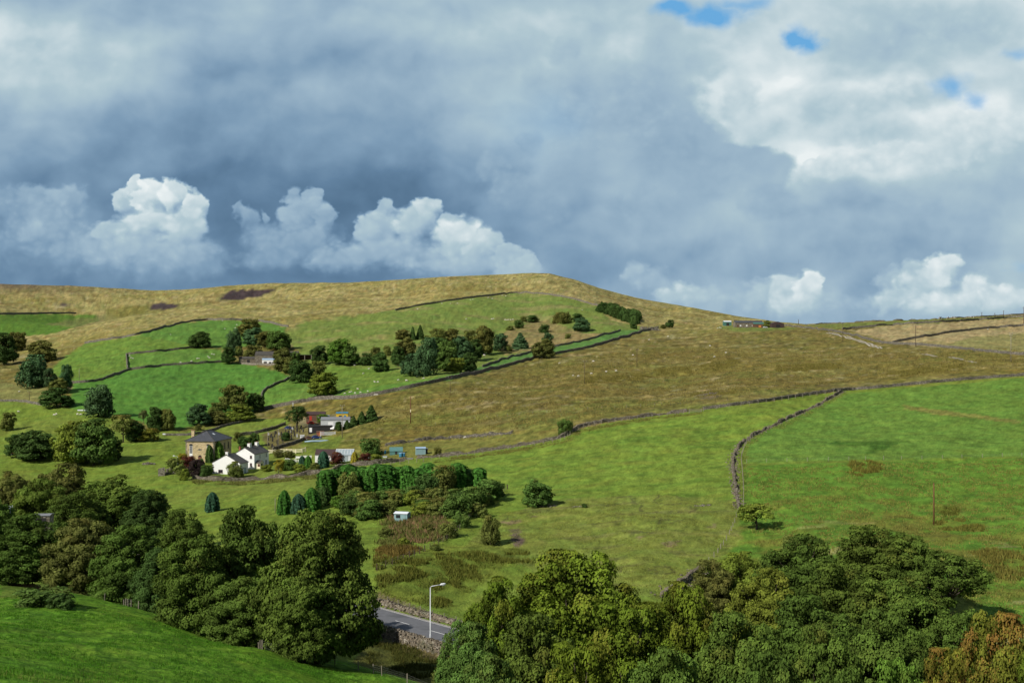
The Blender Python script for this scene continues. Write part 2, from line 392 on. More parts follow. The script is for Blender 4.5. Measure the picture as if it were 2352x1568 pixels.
region([(668,870),(760,840),(840,845),(900,845),(960,862),(900,880),(820,900),(760,905)], (.105, .185, .03), .25, amt=.7)
region([(1090,846),(1180,818),(1275,797),(1350,782),(1420,760),(1500,755),(1430,775),(1350,800),(1240,820),(1150,845),(1030,872),(960,886)], (.095, .195, .052), .0)
R_sc = region([(1165,755),(1250,733),(1340,765),(1400,766),(1350,780),(1275,796),(1160,815),(1130,790)], (.25, .18, .08), .8, amt=.75)
lay(R_sc*sstep(.0, .5, fbm(XX/20, DD/30, 131, 3))*.6, (.14, .15, .035))
R_r6 = region([(1955,760),(2040,748),(2200,739),(2352,729),(3040,712),(3040,800),(2352,815),(2280,810),(2200,802),(2110,793),(2060,790),(2010,775)], (.33, .265, .125), .4)
lay(R_r6*sstep(.1, .7, NZ2)*.4, (.19, .18, .05))
region([(2150,800),(2230,775),(2352,765),(3040,750),(3040,800),(2352,813),(2280,809)], (.17, .19, .05), .4, amt=.6)
region([(1840,748),(2000,739),(2160,733),(2352,723),(3040,700),(3040,712),(2352,728),(2200,738),(2040,747),(1940,756)], (.15, .175, .045), .3)
region([(1630,752),(1700,747),(1800,751),(1850,756),(1700,762)], (.12, .18, .04), .2, amt=.7)
region([(215,730),(300,712),(420,698),(500,692),(470,700),(380,716),(300,726),(240,738)], (.17,.165,.05), .8, amt=.7)
region([(100,745),(190,728),(240,724),(235,740),(180,752)], (.16,.15,.06), .9, amt=.6)
for pk in ([(500,690),(530,668),(575,664),(640,662),(600,680),(540,690)], [(345,712),(350,698),(380,696),(415,702),(380,712)]):
    region(pk, (.055, .04, .04), .9)
region([(100,700),(160,699),(140,705)], (.08,.06,.055), .9)
lay(sstep(1850, 2200, DD)*(1-sstep(.05,.2,XX/DD+.52))*.8, (.12,.085,.06))
region([(250,706),(345,700),(330,720),(270,728),(240,722)], (.16, .15, .035), .8, amt=.8)
R_cy = region([(600,997),(640,985),(700,968),(760,985),(790,985),(720,1008),(640,1033),(618,1036)], (.14, .125, .045), .5)
region([(715,1016),(722,1009),(752,1003),(752,1008),(735,1016)], (.22,.21,.20), .2)
region([(660,962),(790,950),(800,962),(790,985),(720,985)], (.17,.15,.09), .5, amt=.7)
region([(700,1005),(790,1000),(786,1018),(745,1046),(707,1030),(690,1020)], (.12,.17,.03), .3, amt=.8)
region([(1178,1222),(1196,1222),(1202,1238),(1192,1258),(1183,1255),(1172,1240)], (.13,.10,.075), .6)
for q in ([(1148,1198),(1200,1192),(1205,1198),(1165,1206)], [(1215,1182),(1240,1184),(1236,1188),(1212,1186)], [(1455,1232),(1478,1230),(1470,1240)], [(1520,1247),(1565,1238),(1555,1252),(1530,1254)], [(1165,1216),(1195,1213),(1200,1222),(1170,1222)], [(1615,1210),(1650,1205),(1640,1214)]):
    region(q, (.20,.145,.09), .7, amt=.7)
region([(1595,910),(1625,894),(1655,895),(1668,905),(1640,915),(1610,916)], (.14,.12,.08), .9, amt=.7)
lay(R_rav*0+(np.abs(_s) < 8.0)*(1-(np.abs(_s) < 4.7))*_on*.8, (.14,.12,.06))
NF = fbm(XX/(1.0+DD/260), DD/(1.0+DD/260), 201, 4, .6)
C *= (1 + .20*NZ3[..., None] + .12*NZ1[..., None] + ((.20+.16*MO)*(1-.6*sstep(600, 1200, DD)))[..., None]*NF[..., None])
C[..., 0] *= 1+.12*fbm(XX/9, DD/6, 205, 3)
C *= (.88 + .24*npr.random(XX.shape))[..., None]
_gr = np.clip((C[..., 1]-C[..., 0])/.05, 0, 1)[..., None]
C *= 1+_gr*np.array([.02, .02, -.12])
C = np.clip(C, .008, .6)
# ------------------------------------------------------------------ materials
def ground_material():
    m, g, b = material('grass_ground')
    at_ = g.n('ShaderNodeAttribute', attribute_name='cover').outputs['Color']
    mo = g.n('ShaderNodeAttribute', attribute_name='moor').outputs['Fac']
    p = g.n('ShaderNodeTexCoord').outputs['Object']
    n1 = g.noise(p, 2.2, 6, .65); n2 = g.noise(p, .35, 7, .68); n3 = g.noise(g.vm('MULTIPLY', p, (.9, .25, .9)), .22, 5, .62)
    amp = g.rng(mo, 0, 1, .52, 1.1, False)
    f = g.m('MAXIMUM', g.add(g.mul(g.add(g.mul(g.sub(n1, .5), 1.7), g.mul(g.sub(n2, .5), 1.7), g.mul(g.sub(n3, .5), 1.2)), amp), 1.0), .25)
    c = g.mix(1.0, at_, g.vec(f, f, f), 'MULTIPLY')
    dry = g.mix(g.mul(g.rng(n3, .5, .75), g.rng(mo, 0, 1, .10, .5, False)), c, g.mix(1.0, at_, (1.5, 1.3, 1.4), 'MULTIPLY'))
    c2 = g.mix(g.mul(g.rng(n2, .57, .72), .40), dry, g.mix(1.0, at_, (.62, .66, .6), 'MULTIPLY'))
    g._in(b.inputs['Base Color'], c2); b.inputs['Roughness'].default_value = .95; b.inputs['Specular IOR Level'].default_value = .05
    bp = g.n('ShaderNodeBump'); bp.inputs['Strength'].default_value = .9; bp.inputs['Distance'].default_value = .8
    g._in(bp.inputs['Height'], g.add(g.mul(n1, .45), n2, g.mul(n3, .8))); g._in(b.inputs['Normal'], bp.outputs[0])
    return m
def foliage_material(name, transl=.22, rough=.6):
    """Object colour is the species tint; vertex 'tint' lightens or darkens each clump, 'turn' browns it."""
    m, g, b = material(name)
    oi = g.n('ShaderNodeObjectInfo')
    ti = g.n('ShaderNodeAttribute', attribute_name='tint').outputs['Fac']
    tu = g.n('ShaderNodeAttribute', attribute_name='turn').outputs['Fac']
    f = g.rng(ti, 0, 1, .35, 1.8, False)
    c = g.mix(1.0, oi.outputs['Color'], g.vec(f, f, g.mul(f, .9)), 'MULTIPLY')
    am = g.mul(g.m('MULTIPLY', tu, oi.outputs['Alpha'], clamp=True), 1.0)
    c = g.mix(am, c, g.mix(ti, (.15, .085, .02), (.28, .17, .04)))
    g._in(b.inputs['Base Color'], c); b.inputs['Roughness'].default_value = .85; b.inputs['Specular IOR Level'].default_value = .06
    tr = g.n('ShaderNodeBsdfTranslucent'); g._in(tr.inputs[0], g.mix(1.0, c, (1.1, 1.25, .5), 'MULTIPLY'))
    mx = g.n('ShaderNodeMixShader'); mx.inputs[0].default_value = transl
    g.t.links.new(b.outputs[0], mx.inputs[1]); g.t.links.new(tr.outputs[0], mx.inputs[2])
    g.t.links.new(mx.outputs[0], g.t.nodes['Material Output'].inputs[0])
    return m
def stone_material(name, col, dark, scale=2.2, light=(.36, .33, .27)):
    m, g, b = material(name)
    p = g.n('ShaderNodeTexCoord').outputs['Object']
    p2 = g.vm('MULTIPLY', p, (1, 1, 1.9))
    ce = g.n('ShaderNodeTexVoronoi', feature='F1'); g._in(ce.inputs['Vector'], p2); g._in(ce.inputs['Scale'], scale)
    ed = g.vor(p2, scale, 'DISTANCE_TO_EDGE')
    h = g.sep(ce.outputs['Color'])
    n = g.noise(p, .5, 5, .6)
    c = g.mix(h[0], dark, col); c = g.mix(g.rng(h[1], .75, .95, 0, .8), c, light)
    c = g.mix(g.rng(n, .5, .72, 0, .6), c, (.09, .10, .045))
    c = g.mix(g.rng(ed, 0, .06, .8, 0), c, (.03, .028, .024))
    g._in(b.inputs['Base Color'], c); b.inputs['Roughness'].default_value = .9
    bp = g.n('ShaderNodeBump'); bp.inputs['Strength'].default_value = .7; bp.inputs['Distance'].default_value = .08
    g._in(bp.inputs['Height'], g.rng(ed, 0, .15)); g._in(b.inputs['Normal'], bp.outputs[0])
    return m
def slate_material(name, col, rows=3.2):
    m, g, b = material(name)
    p = g.n('ShaderNodeTexCoord').outputs['Object']
    br = g.n('ShaderNodeTexBrick'); g._in(br.inputs['Vector'], g.vec(g.sep(p)[0], g.mul(g.sep(p)[2], 1.8)))
    br.inputs['Scale'].default_value = rows; br.inputs['Mortar Size'].default_value = .015
    g._in(br.inputs['Color1'], col); g._in(br.inputs['Color2'], tuple(x*.68 for x in col)); g._in(br.inputs['Mortar'], tuple(x*.35 for x in col))
    n = g.noise(p, .7, 5, .6)
    c = g.mix(g.rng(n, .5, .7, 0, .5), br.outputs[0], tuple(x*1.5 for x in col))
    g._in(b.inputs['Base Color'], c); b.inputs['Roughness'].default_value = .6; b.inputs['Specular IOR Level'].default_value = .4
    return m
M = {}
M['ground'] = ground_material()
M['leaf'] = foliage_material('broadleaf_foliage', .13)
M['needle'] = foliage_material('needle_foliage', .08, .75)
M['bark'] = simple('bark', (.075, .06, .045), .95, .3, 3, bump=.05)
M['pale_bark'] = simple('pale_bark', (.38, .36, .32), .9, .3, 3, bump=.04)
M['drystone'] = stone_material('dry_stone', (.20, .18, .14), (.085, .075, .06), 2.4)
M['palestone'] = stone_material('pale_dry_stone', (.28, .25, .19), (.12, .105, .08), 2.4, (.5, .46, .38))
M['sandstone'] = stone_material('dressed_sandstone', (.62, .49, .28), (.54, .42, .24), 1.6, (.68, .56, .34))
M['rubblestone'] = stone_material('gritstone_rubble', (.24, .20, .145), (.13, .11, .085), 1.8)
M['slate'] = slate_material('blue_slate', (.075, .08, .092))
M['stoneslate'] = slate_material('stone_slate', (.085, .078, .066), 2.2)
M['white'] = simple('white_render', (.80, .80, .77), .85, .06, .8, stain=(.62, .61, .56))
M['whitepaint'] = simple('white_paint', (.78, .78, .76), .6, .08, 2)
M['woodpale'] = simple('weathered_wood', (.25, .22, .17), .9, .25, 4)
M['wooddark'] = simple('creosoted_wood', (.085, .06, .045), .9, .3, 4)
M['woodred'] = simple('red_brown_pole', (.14, .055, .032), .85, .2, 3)
M['cream'] = simple('cream_painted_wood', (.74, .67, .48), .8, .12, 3)
M['asphalt'] = simple('asphalt', (.135, .138, .148), .88, .22, 1.1, stain=(.075, .077, .082))
M['marking'] = simple('road_paint', (.74, .74, .72), .7, .10, 4)
M['kerb'] = simple('kerb_stone', (.25, .24, .21), .9, .2, 2)
M['wire'] = simple('fence_wire', (.20, .20, .19), .6, .1, 2)
M['galv'] = simple('galvanised_steel', (.60, .63, .65), .45, .06, 3)
M['lampglass'] = simple('lamp_diffuser', (.72, .76, .80), .3, .04, 3)
M['glass'] = simple('dark_window_glass', (.022, .026, .032), .08, .1, .4)
M['glasspale'] = simple('pale_glazing', (.30, .36, .38), .1, .15, .4)
M['black'] = simple('black_timber', (.028, .027, .027), .8, .2, 2)
M['brown'] = simple('brown_boarding', (.13, .075, .05), .85, .2, 2)
M['chestnut'] = simple('chestnut_roof', (.065, .042, .04), .7, .2, 1)
M['greyroof'] = simple('grey_sheet_roof', (.20, .21, .22), .7, .15, 1)
M['palewall'] = simple('pale_grey_wall', (.50, .52, .52), .8, .1, 1)
M['greenpaint'] = simple('green_sheeting', (.06, .16, .13), .7, .2, 1)
M['teal'] = simple('teal_felt', (.09, .20, .19), .75, .2, 1)
M['tealpale'] = simple('pale_teal_boards', (.22, .34, .35), .75, .15, 1)
M['blue'] = simple('blue_plastic', (.05, .19, .30), .5, .1, 1)
M['bluepale'] = simple('pale_blue_tarp', (.30, .42, .55), .6, .15, 2)
M['navy'] = simple('dark_blue_paint', (.025, .045, .16), .4, .1, 1)
M['red'] = simple('red_paint', (.42, .05, .03), .5, .1, 1)
M['orange'] = simple('orange_paint', (.55, .20, .06), .5, .1, 1)
M['yellow'] = simple('yellow_paint', (.62, .42, .04), .5, .1, 1)
M['brick'] = simple('red_brick', (.26, .10, .06), .9, .2, 5)
M['doorbrown'] = simple('brown_door', (.15, .065, .045), .6, .12, 2)
M['windowred'] = simple('maroon_frame', (.10, .03, .028), .6, .12, 2)
M['tyre'] = simple('tyre_rubber', (.02, .02, .02), .9, .1, 2)
M['sheep'] = simple('fleece', (.72, .69, .60), .95, .1, 6)
M['cowdark'] = simple('dark_hide', (.06, .03, .025), .8, .1, 3)
M['headstone'] = simple('weathered_headstone', (.045, .043, .040), .9, .3, 3)
M['headpale'] = simple('pale_headstone', (.50, .50, .48), .8, .2, 3)
M['soil'] = simple('bare_soil', (.26, .17, .10), .95, .3, 1)
M['track'] = simple('gravel_track', (.36, .33, .27), .95, .2, 1)
M['rush'] = foliage_material('rushes', .15, .8)

# ------------------------------------------------------------------ the ground sheet
_nv = XX.shape
_idx = np.arange(_nv[0]*_nv[1]).reshape(_nv)
_Fq = np.stack([_idx[:-1, :-1], _idx[:-1, 1:], _idx[1:, 1:], _idx[1:, :-1]], -1).reshape(-1, 4)
_Vq = np.stack([XX, DD, ZZ+CZ], -1).reshape(-1, 3)
g_me = np_mesh('ground', _Vq, _Fq, M['ground'], {'cover': C.reshape(-1, 3), 'moor': MO.reshape(-1)}, smooth=True)
tag(put(bpy.data.objects.new('ground', g_me)), 'grassy valley side rising to brown moorland hill', kind='structure')
# ------------------------------------------------------------------ trees: prototypes are 1 m tall, scaled per tree
def leaf_quads(P, N, size, rg, aspect=1.0, droop=0.0):
    n = len(P)
    N = N/np.maximum(np.linalg.norm(N, axis=1, keepdims=True), 1e-6)
    r = rg.normal(size=(n, 3)); T = np.cross(N, r); T /= np.maximum(np.linalg.norm(T, axis=1, keepdims=True), 1e-6)
    B = np.cross(N, T)
    s = size*(.6+.8*rg.random((n, 1)))
    a = T*s*.5; b = B*s*.5*aspect
    k = .55+.4*rg.random((n, 1))
    V = np.stack([P-a-b*k, P+a*k-b, P+a+b*k, P-a*k+b], 1).reshape(-1, 3)
    Fq = np.arange(4*n).reshape(n, 4)
    return V, Fq
def crown_broad(seed, n_puff, n_leaf, leaf, w=.9, zlow=.12, puff=.13, flat=.62, open_=0.0, upright=0.0, turn_top=.55, squash=1.0):
    rg = np.random.default_rng(seed)
    # envelope built from three or four overlapping lobes
    nl = 4 + seed % 3
    la = rg.random()*6.28 + np.arange(nl)*6.283/nl
    lobes = [(np.array([0, 0, .60]), np.array([w*.36, w*.36, .40]))]
    for a in la:
        rr = w*(.17+.16*rg.random()); zc = zlow + (.93-zlow)*(.25+.45*rg.random())
        lobes.append((np.array([math.cos(a)*rr, math.sin(a)*rr, zc]), np.array([w*.28, w*.28, .24+.08*rg.random()])*(.9+.25*rg.random())))
    if zlow < .09:
        for a in la+.6: lobes.append((np.array([math.cos(a)*w*.24, math.sin(a)*w*.24, zlow+.20]), np.array([w*.26, w*.26, .22])))
    cs = []; 
    tries = 0
    while len(cs) < n_puff and tries < n_puff*60:
        tries += 1
        L = lobes[rg.integers(0, len(lobes))]
        d = rg.normal(size=3); d /= np.linalg.norm(d)
        if d[2] < -.55: continue
        c = L[0] + d*L[1]*(.70+.32*rg.random())
        if c[2] < zlow or c[2] > .97: continue
        # keep only the outside of the union
        if any((((c-M_[0])/M_[1])**2).sum() < .45 for M_ in lobes): continue
        r = puff*(.65+.7*rg.random())
        if any(np.linalg.norm(c-k[0]) < .55*(r+k[1])*.95 for k in cs) and rg.random() < .8: continue
        cs.append((c, r))
    wts = np.array([k[1]**2 for k in cs]); wts /= wts.sum()
    Ps = []; Ns = []; Ti = []; Tu = []
    cen = np.array([0, 0, .45])
    ptint = rg.normal(.5, .17, len(cs)); pturn = np.clip(rg.normal(.0, .5, len(cs)), 0, 1)
    for i, (c, r) in enumerate(cs):
        k = max(8, int(n_leaf*wts[i]))
        d = rg.normal(size=(k, 3)); d /= np.linalg.norm(d, axis=1, keepdims=True)
        out = (c-cen); out /= np.linalg.norm(out)
        bias = out*.55 + np.array([0, 0, .55])
        d = d + bias*rg.random((k, 1))*1.3; d /= np.linalg.norm(d, axis=1, keepdims=True)
        # lumpy puff: radius follows a few random harmonics
        ph = rg.random(6)*6.28
        lump = 1 + .20*np.sin(d[:, 0]*5+ph[0])*np.sin(d[:, 1]*6+ph[1]) + .18*np.sin(d[:, 2]*7+ph[2]+d[:, 0]*4)
        rr = r*(.68+.36*rg.random(k)**.6)*lump
        p = c + d*rr[:, None]*np.array([1.12, 1.12, flat+upright])
        Ps.append(p)
        nn = d*np.array([1, 1, .9]) + np.array([0, 0, .35]) + rg.normal(size=(k, 3))*.38
        if upright: nn = nn*np.array([1, 1, .8])
        Ns.append(nn)
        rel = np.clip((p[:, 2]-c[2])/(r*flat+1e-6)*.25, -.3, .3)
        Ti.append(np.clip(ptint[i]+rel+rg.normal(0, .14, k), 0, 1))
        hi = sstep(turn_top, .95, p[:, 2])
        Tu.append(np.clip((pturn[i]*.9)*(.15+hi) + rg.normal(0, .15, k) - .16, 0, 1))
    # inner leaves, crown shade put into their dark tint, so that gaps show depth, not the far side
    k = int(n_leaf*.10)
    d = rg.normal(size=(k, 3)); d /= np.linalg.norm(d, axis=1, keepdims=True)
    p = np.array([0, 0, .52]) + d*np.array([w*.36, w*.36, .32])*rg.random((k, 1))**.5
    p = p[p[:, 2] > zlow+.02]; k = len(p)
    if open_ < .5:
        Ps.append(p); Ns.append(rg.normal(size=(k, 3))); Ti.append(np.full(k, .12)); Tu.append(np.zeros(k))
    P = np.concatenate(Ps); N = np.concatenate(Ns); ti = np.concatenate(Ti); tu = np.concatenate(Tu)
    P[:, 2] = np.minimum(P[:, 2], 1.0)
    V, Fq = leaf_quads(P, N, leaf, rg)
    return V, Fq, np.repeat(ti, 4), np.repeat(tu, 4), cs
def crown_cone(seed, n_leaf, leaf, w=.5, power=.85, whorls=22, zlow=.06, droop=.35):
    rg = np.random.default_rng(seed)
    t = rg.random(n_leaf)**.75
    wh = rg.integers(0, whorls, n_leaf)/whorls
    z = zlow + (1-zlow)*(1-np.sqrt(1-np.clip(1-t, 0, 1)))*0
    z = zlow + (1-zlow)*(wh**1.15)
    R = w*.5*(1-((z-zlow)/(1-zlow)))**power + .012
    a0 = rg.random(whorls)*6.28
    nb = 7
    br = rg.integers(0, nb, n_leaf)
    a = a0[(wh*whorls).astype(int)] + br*6.283/nb + rg.normal(0, .22, n_leaf)
    br_len = .72 + .5*_hash(br, (wh*whorls).astype(int), seed)
    f = rg.random(n_leaf)**.5
    r = R*f*br_len
    zz = z - droop*r*.8 + rg.normal(0, .012, n_leaf) + (1-f)*.02
    P = np.stack([np.cos(a)*r, np.sin(a)*r, np.clip(zz, .01, 1)], 1)
    N = np.stack([np.cos(a)*.7, np.sin(a)*.7, np.full(n_leaf, .75)], 1) + rg.normal(size=(n_leaf, 3))*.45
    ti = np.clip(.25+.45*f+rg.normal(0, .14, n_leaf), 0, 1)
    V, Fq = leaf_quads(P, N, leaf, rg, .8)
    return V, Fq, np.repeat(ti, 4), np.zeros(4*n_leaf), []
def crown_column(seed, n_leaf, leaf, w=.4, top=.8):
    """Dense clipped-looking garden conifer: vertical sprays on a tapering drum."""
    rg = np.random.default_rng(seed)
    z = rg.random(n_leaf)
    prof = np.where(z < top, .86+.14*np.sin(z/top*2.6), np.sqrt(np.clip(1-((z-top)/(1-top))**2, 0, 1)))
    a = rg.random(n_leaf)*6.283
    ridge = 1 + .10*np.sin(a*7+seed) + .10*np.sin(a*13+z*9+seed*2) + .07*np.sin(z*31+a*5)
    r = w*.5*prof*ridge*(.82+.2*rg.random(n_leaf))
    P = np.stack([np.cos(a)*r, np.sin(a)*r, z*.99+.005], 1)
    N = np.stack([np.cos(a), np.sin(a), np.full(n_leaf, .25)+prof*0], 1) + rg.normal(size=(n_leaf, 3))*.4
    N[:, 2] += (z > top)*.5
    ti = np.clip(.5+.9*(ridge-1)*2+rg.normal(0, .13, n_leaf), 0, 1)
    V, Fq = leaf_quads(P, N, leaf, rg, 1.5)
    return V, Fq, np.repeat(ti, 4), np.zeros(4*n_leaf), []
def trunk_mesh(name, mat, cs, r=.028, h=.55, limbs=9, seed=0):
    rg = random.Random(seed); b = MB()
    b.tube([(0, 0, -.04), (0.004, 0, .02), (rg.uniform(-.012, .012), rg.uniform(-.012, .012), h*.5), (rg.uniform(-.02, .02), rg.uniform(-.02, .02), h), (rg.uniform(-.03, .03), 0, min(.92, h*1.45))],
           [r*1.5, r*1.1, r*.85, r*.6, r*.15], 8)
    pick = list(cs); rg.shuffle(pick)
    for c, pr in pick[:limbs]:
        z0 = max(.12, min(h, c[2]*.55)); s = Vector((0, 0, z0)); e = Vector(c)
        mid = s.lerp(e, .5) + Vector((0, 0, .035))
        b.tube([s, s.lerp(mid, .5), mid, e], [r*.5, r*.42, r*.3, r*.1], 6)
    return b.mesh(name, mat, True)
PROTO = {}
def proto(key, maker, mat, tmat='bark', r=.028, h=.5, limbs=9):
    V, Fq, ti, tu, cs = maker
    cm = np_mesh('crown', V, Fq, M[mat], {'tint': ti, 'turn': tu})
    tm = trunk_mesh('trunk', M[tmat], cs, r, h, limbs, len(PROTO))
    ext = float(np.percentile(np.abs(V[:, :2]), 99))*2
    PROTO.setdefault(key, []).append((cm, tm, ext))
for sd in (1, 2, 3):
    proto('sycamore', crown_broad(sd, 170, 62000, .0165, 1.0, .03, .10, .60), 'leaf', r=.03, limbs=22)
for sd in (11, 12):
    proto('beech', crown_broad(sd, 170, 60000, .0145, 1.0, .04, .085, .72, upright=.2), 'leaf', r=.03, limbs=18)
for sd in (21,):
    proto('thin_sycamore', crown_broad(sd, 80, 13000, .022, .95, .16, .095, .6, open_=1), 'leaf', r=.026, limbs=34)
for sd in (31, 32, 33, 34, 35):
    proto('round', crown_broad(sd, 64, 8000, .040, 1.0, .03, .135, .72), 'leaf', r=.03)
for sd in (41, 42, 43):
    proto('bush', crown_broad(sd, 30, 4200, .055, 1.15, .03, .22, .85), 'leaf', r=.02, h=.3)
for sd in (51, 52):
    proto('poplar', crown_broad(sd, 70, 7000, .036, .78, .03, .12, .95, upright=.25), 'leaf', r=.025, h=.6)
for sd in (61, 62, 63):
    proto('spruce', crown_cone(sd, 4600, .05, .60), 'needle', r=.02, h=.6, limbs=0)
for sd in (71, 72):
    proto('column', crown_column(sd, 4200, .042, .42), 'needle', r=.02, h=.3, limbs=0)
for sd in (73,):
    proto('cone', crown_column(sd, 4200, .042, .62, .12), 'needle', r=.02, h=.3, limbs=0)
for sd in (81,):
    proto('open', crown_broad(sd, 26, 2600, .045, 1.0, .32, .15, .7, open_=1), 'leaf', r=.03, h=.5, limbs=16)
TINT = dict(
 dk=(.046, .084, .022, .1), gr=(.070, .124, .028, .2), mg=(.080, .155, .024, .15), ol=(.112, .134, .034, .35), br=(.098, .104, .028, .25),
 bl=(.054, .102, .044, .0), yg=(.120, .155, .024, .2), ye=(.22, .19, .025, .3), rd=(.085, .028, .022, .6), pu=(.030, .020, .020, .1),
 pale=(.105, .118, .045, .35), sy=(.062, .102, .019, .12), so=(.072, .112, .020, .25), og=(.112, .120, .018, 2.2), be=(.090, .130, .014, .35), hd=(.042, .115, .020, .0), bc=(.030, .075, .045, 0))
_cnt = {}
def tree(key, base, H, W, tint, name, label, cat='tree', group=None, rz=None, vary=.12, pale=False):
    i = _cnt[key] = _cnt.get(key, -1)+1
    cm, tm, ext = PROTO[key][i % len(PROTO[key])]
    e = empty(name, (base.x, base.y, base.z-.12), rnd.uniform(0, 6.28) if rz is None else rz)
    e.scale = (W/ext, W/ext, H)
    tag(e, label, cat, group)
    c = put(bpy.data.objects.new('crown', cm), e)
    t = TINT[tint]; k = 1+rnd.uniform(-vary, vary)
    c.color = (t[0]*k*(1+rnd.uniform(-.06, .06)), t[1]*k, t[2]*k, t[3])
    tr = put(bpy.data.objects.new('trunk', tm), e)
    return e
def far_tree(key, u, v, h, w, tint, name, label, cat='tree', group=None, **k):
    b = hit(u, v); s = b.y/F
    return tree(key, b, h*s*1.02, w*s*1.04, tint, name, label, cat, group, **k)
def near_tree(key, u, vtop, d, w, tint, name, label, cat='tree', group=None, **k):
    b = at(u, d); ztop = CZ-(vtop-CV)/F*d
    return tree(key, b, max(4, ztop-b.z), w*d/F, tint, name, label, cat, group, **k)
# ------------------------------------------------------------------ the valley woods (tree, bearing, top, distance, width, tint, label)
GL = 'sycamores in the wooded ravine'
NEAR_L = [
 ('sycamore', 728, 1168, 140, 265, 'so', 'tallest olive sycamore, standing at the roadside end of the ravine wood'),
 ('sycamore', 700, 1310, 135, 150, 'so', 'low leafy sycamore bough mass in front of the tallest roadside sycamore'),
 ('sycamore', 560, 1160, 160, 175, 'sy', 'broad dark sycamore directly behind the tallest roadside sycamore'),
 ('sycamore', 450, 1228, 152, 190, 'so', 'olive brown sycamore above the bend of the foreground pasture'),
 ('sycamore', 560, 1320, 146, 170, 'sy', 'green sycamore with low branches over the wire fence'),
 ('sycamore', 415, 1168, 215, 120, 'sy', 'narrow green sycamore below the lone garden cypress'),
 ('sycamore', 300, 1203, 180, 185, 'sy', 'round bottle green sycamore at the middle of the ravine wood'),
 ('sycamore', 185, 1186, 196, 165, 'br', 'bronze brown sycamore in the middle of the ravine wood'),
 ('sycamore', 62, 1178, 205, 165, 'sy', 'mid green sycamore beside the stone hut'),
 ('sycamore', 340, 1122, 246, 110, 'dk', 'very dark sycamore at the field end of the upper ravine wood'),
 ('sycamore', 262, 1092, 262, 185, 'so', 'large bronze topped sycamore of the upper ravine wood'),
 ('sycamore', 150, 1064, 296, 140, 'br', 'russet sycamore at the top of the ravine wood'),
 ('sycamore', 95, 1100, 275, 150, 'so', 'olive sycamore behind the stone hut'),
 ('sycamore', 25, 1082, 285, 120, 'br', 'brown sycamore at the edge of the picture above the pale trailer'),
 ('sycamore', 170, 1130, 240, 150, 'sy', 'green sycamore between the stone hut and the bronze topped sycamore'),
 ('sycamore', 370, 1255, 168, 130, 'dk', 'dark sycamore over the deepest shadow of the ravine edge'),
 ('sycamore', -60, 1130, 235, 170, 'sy', 'sycamore cut by the picture edge beside the pale trailer'),
]
for k, u, vt, d, w, t, lb in NEAR_L: near_tree(k, u, vt, d, w, t, 'sycamore_tree', lb, group=GL)
GR = 'broadleaved trees in front of the valley road'
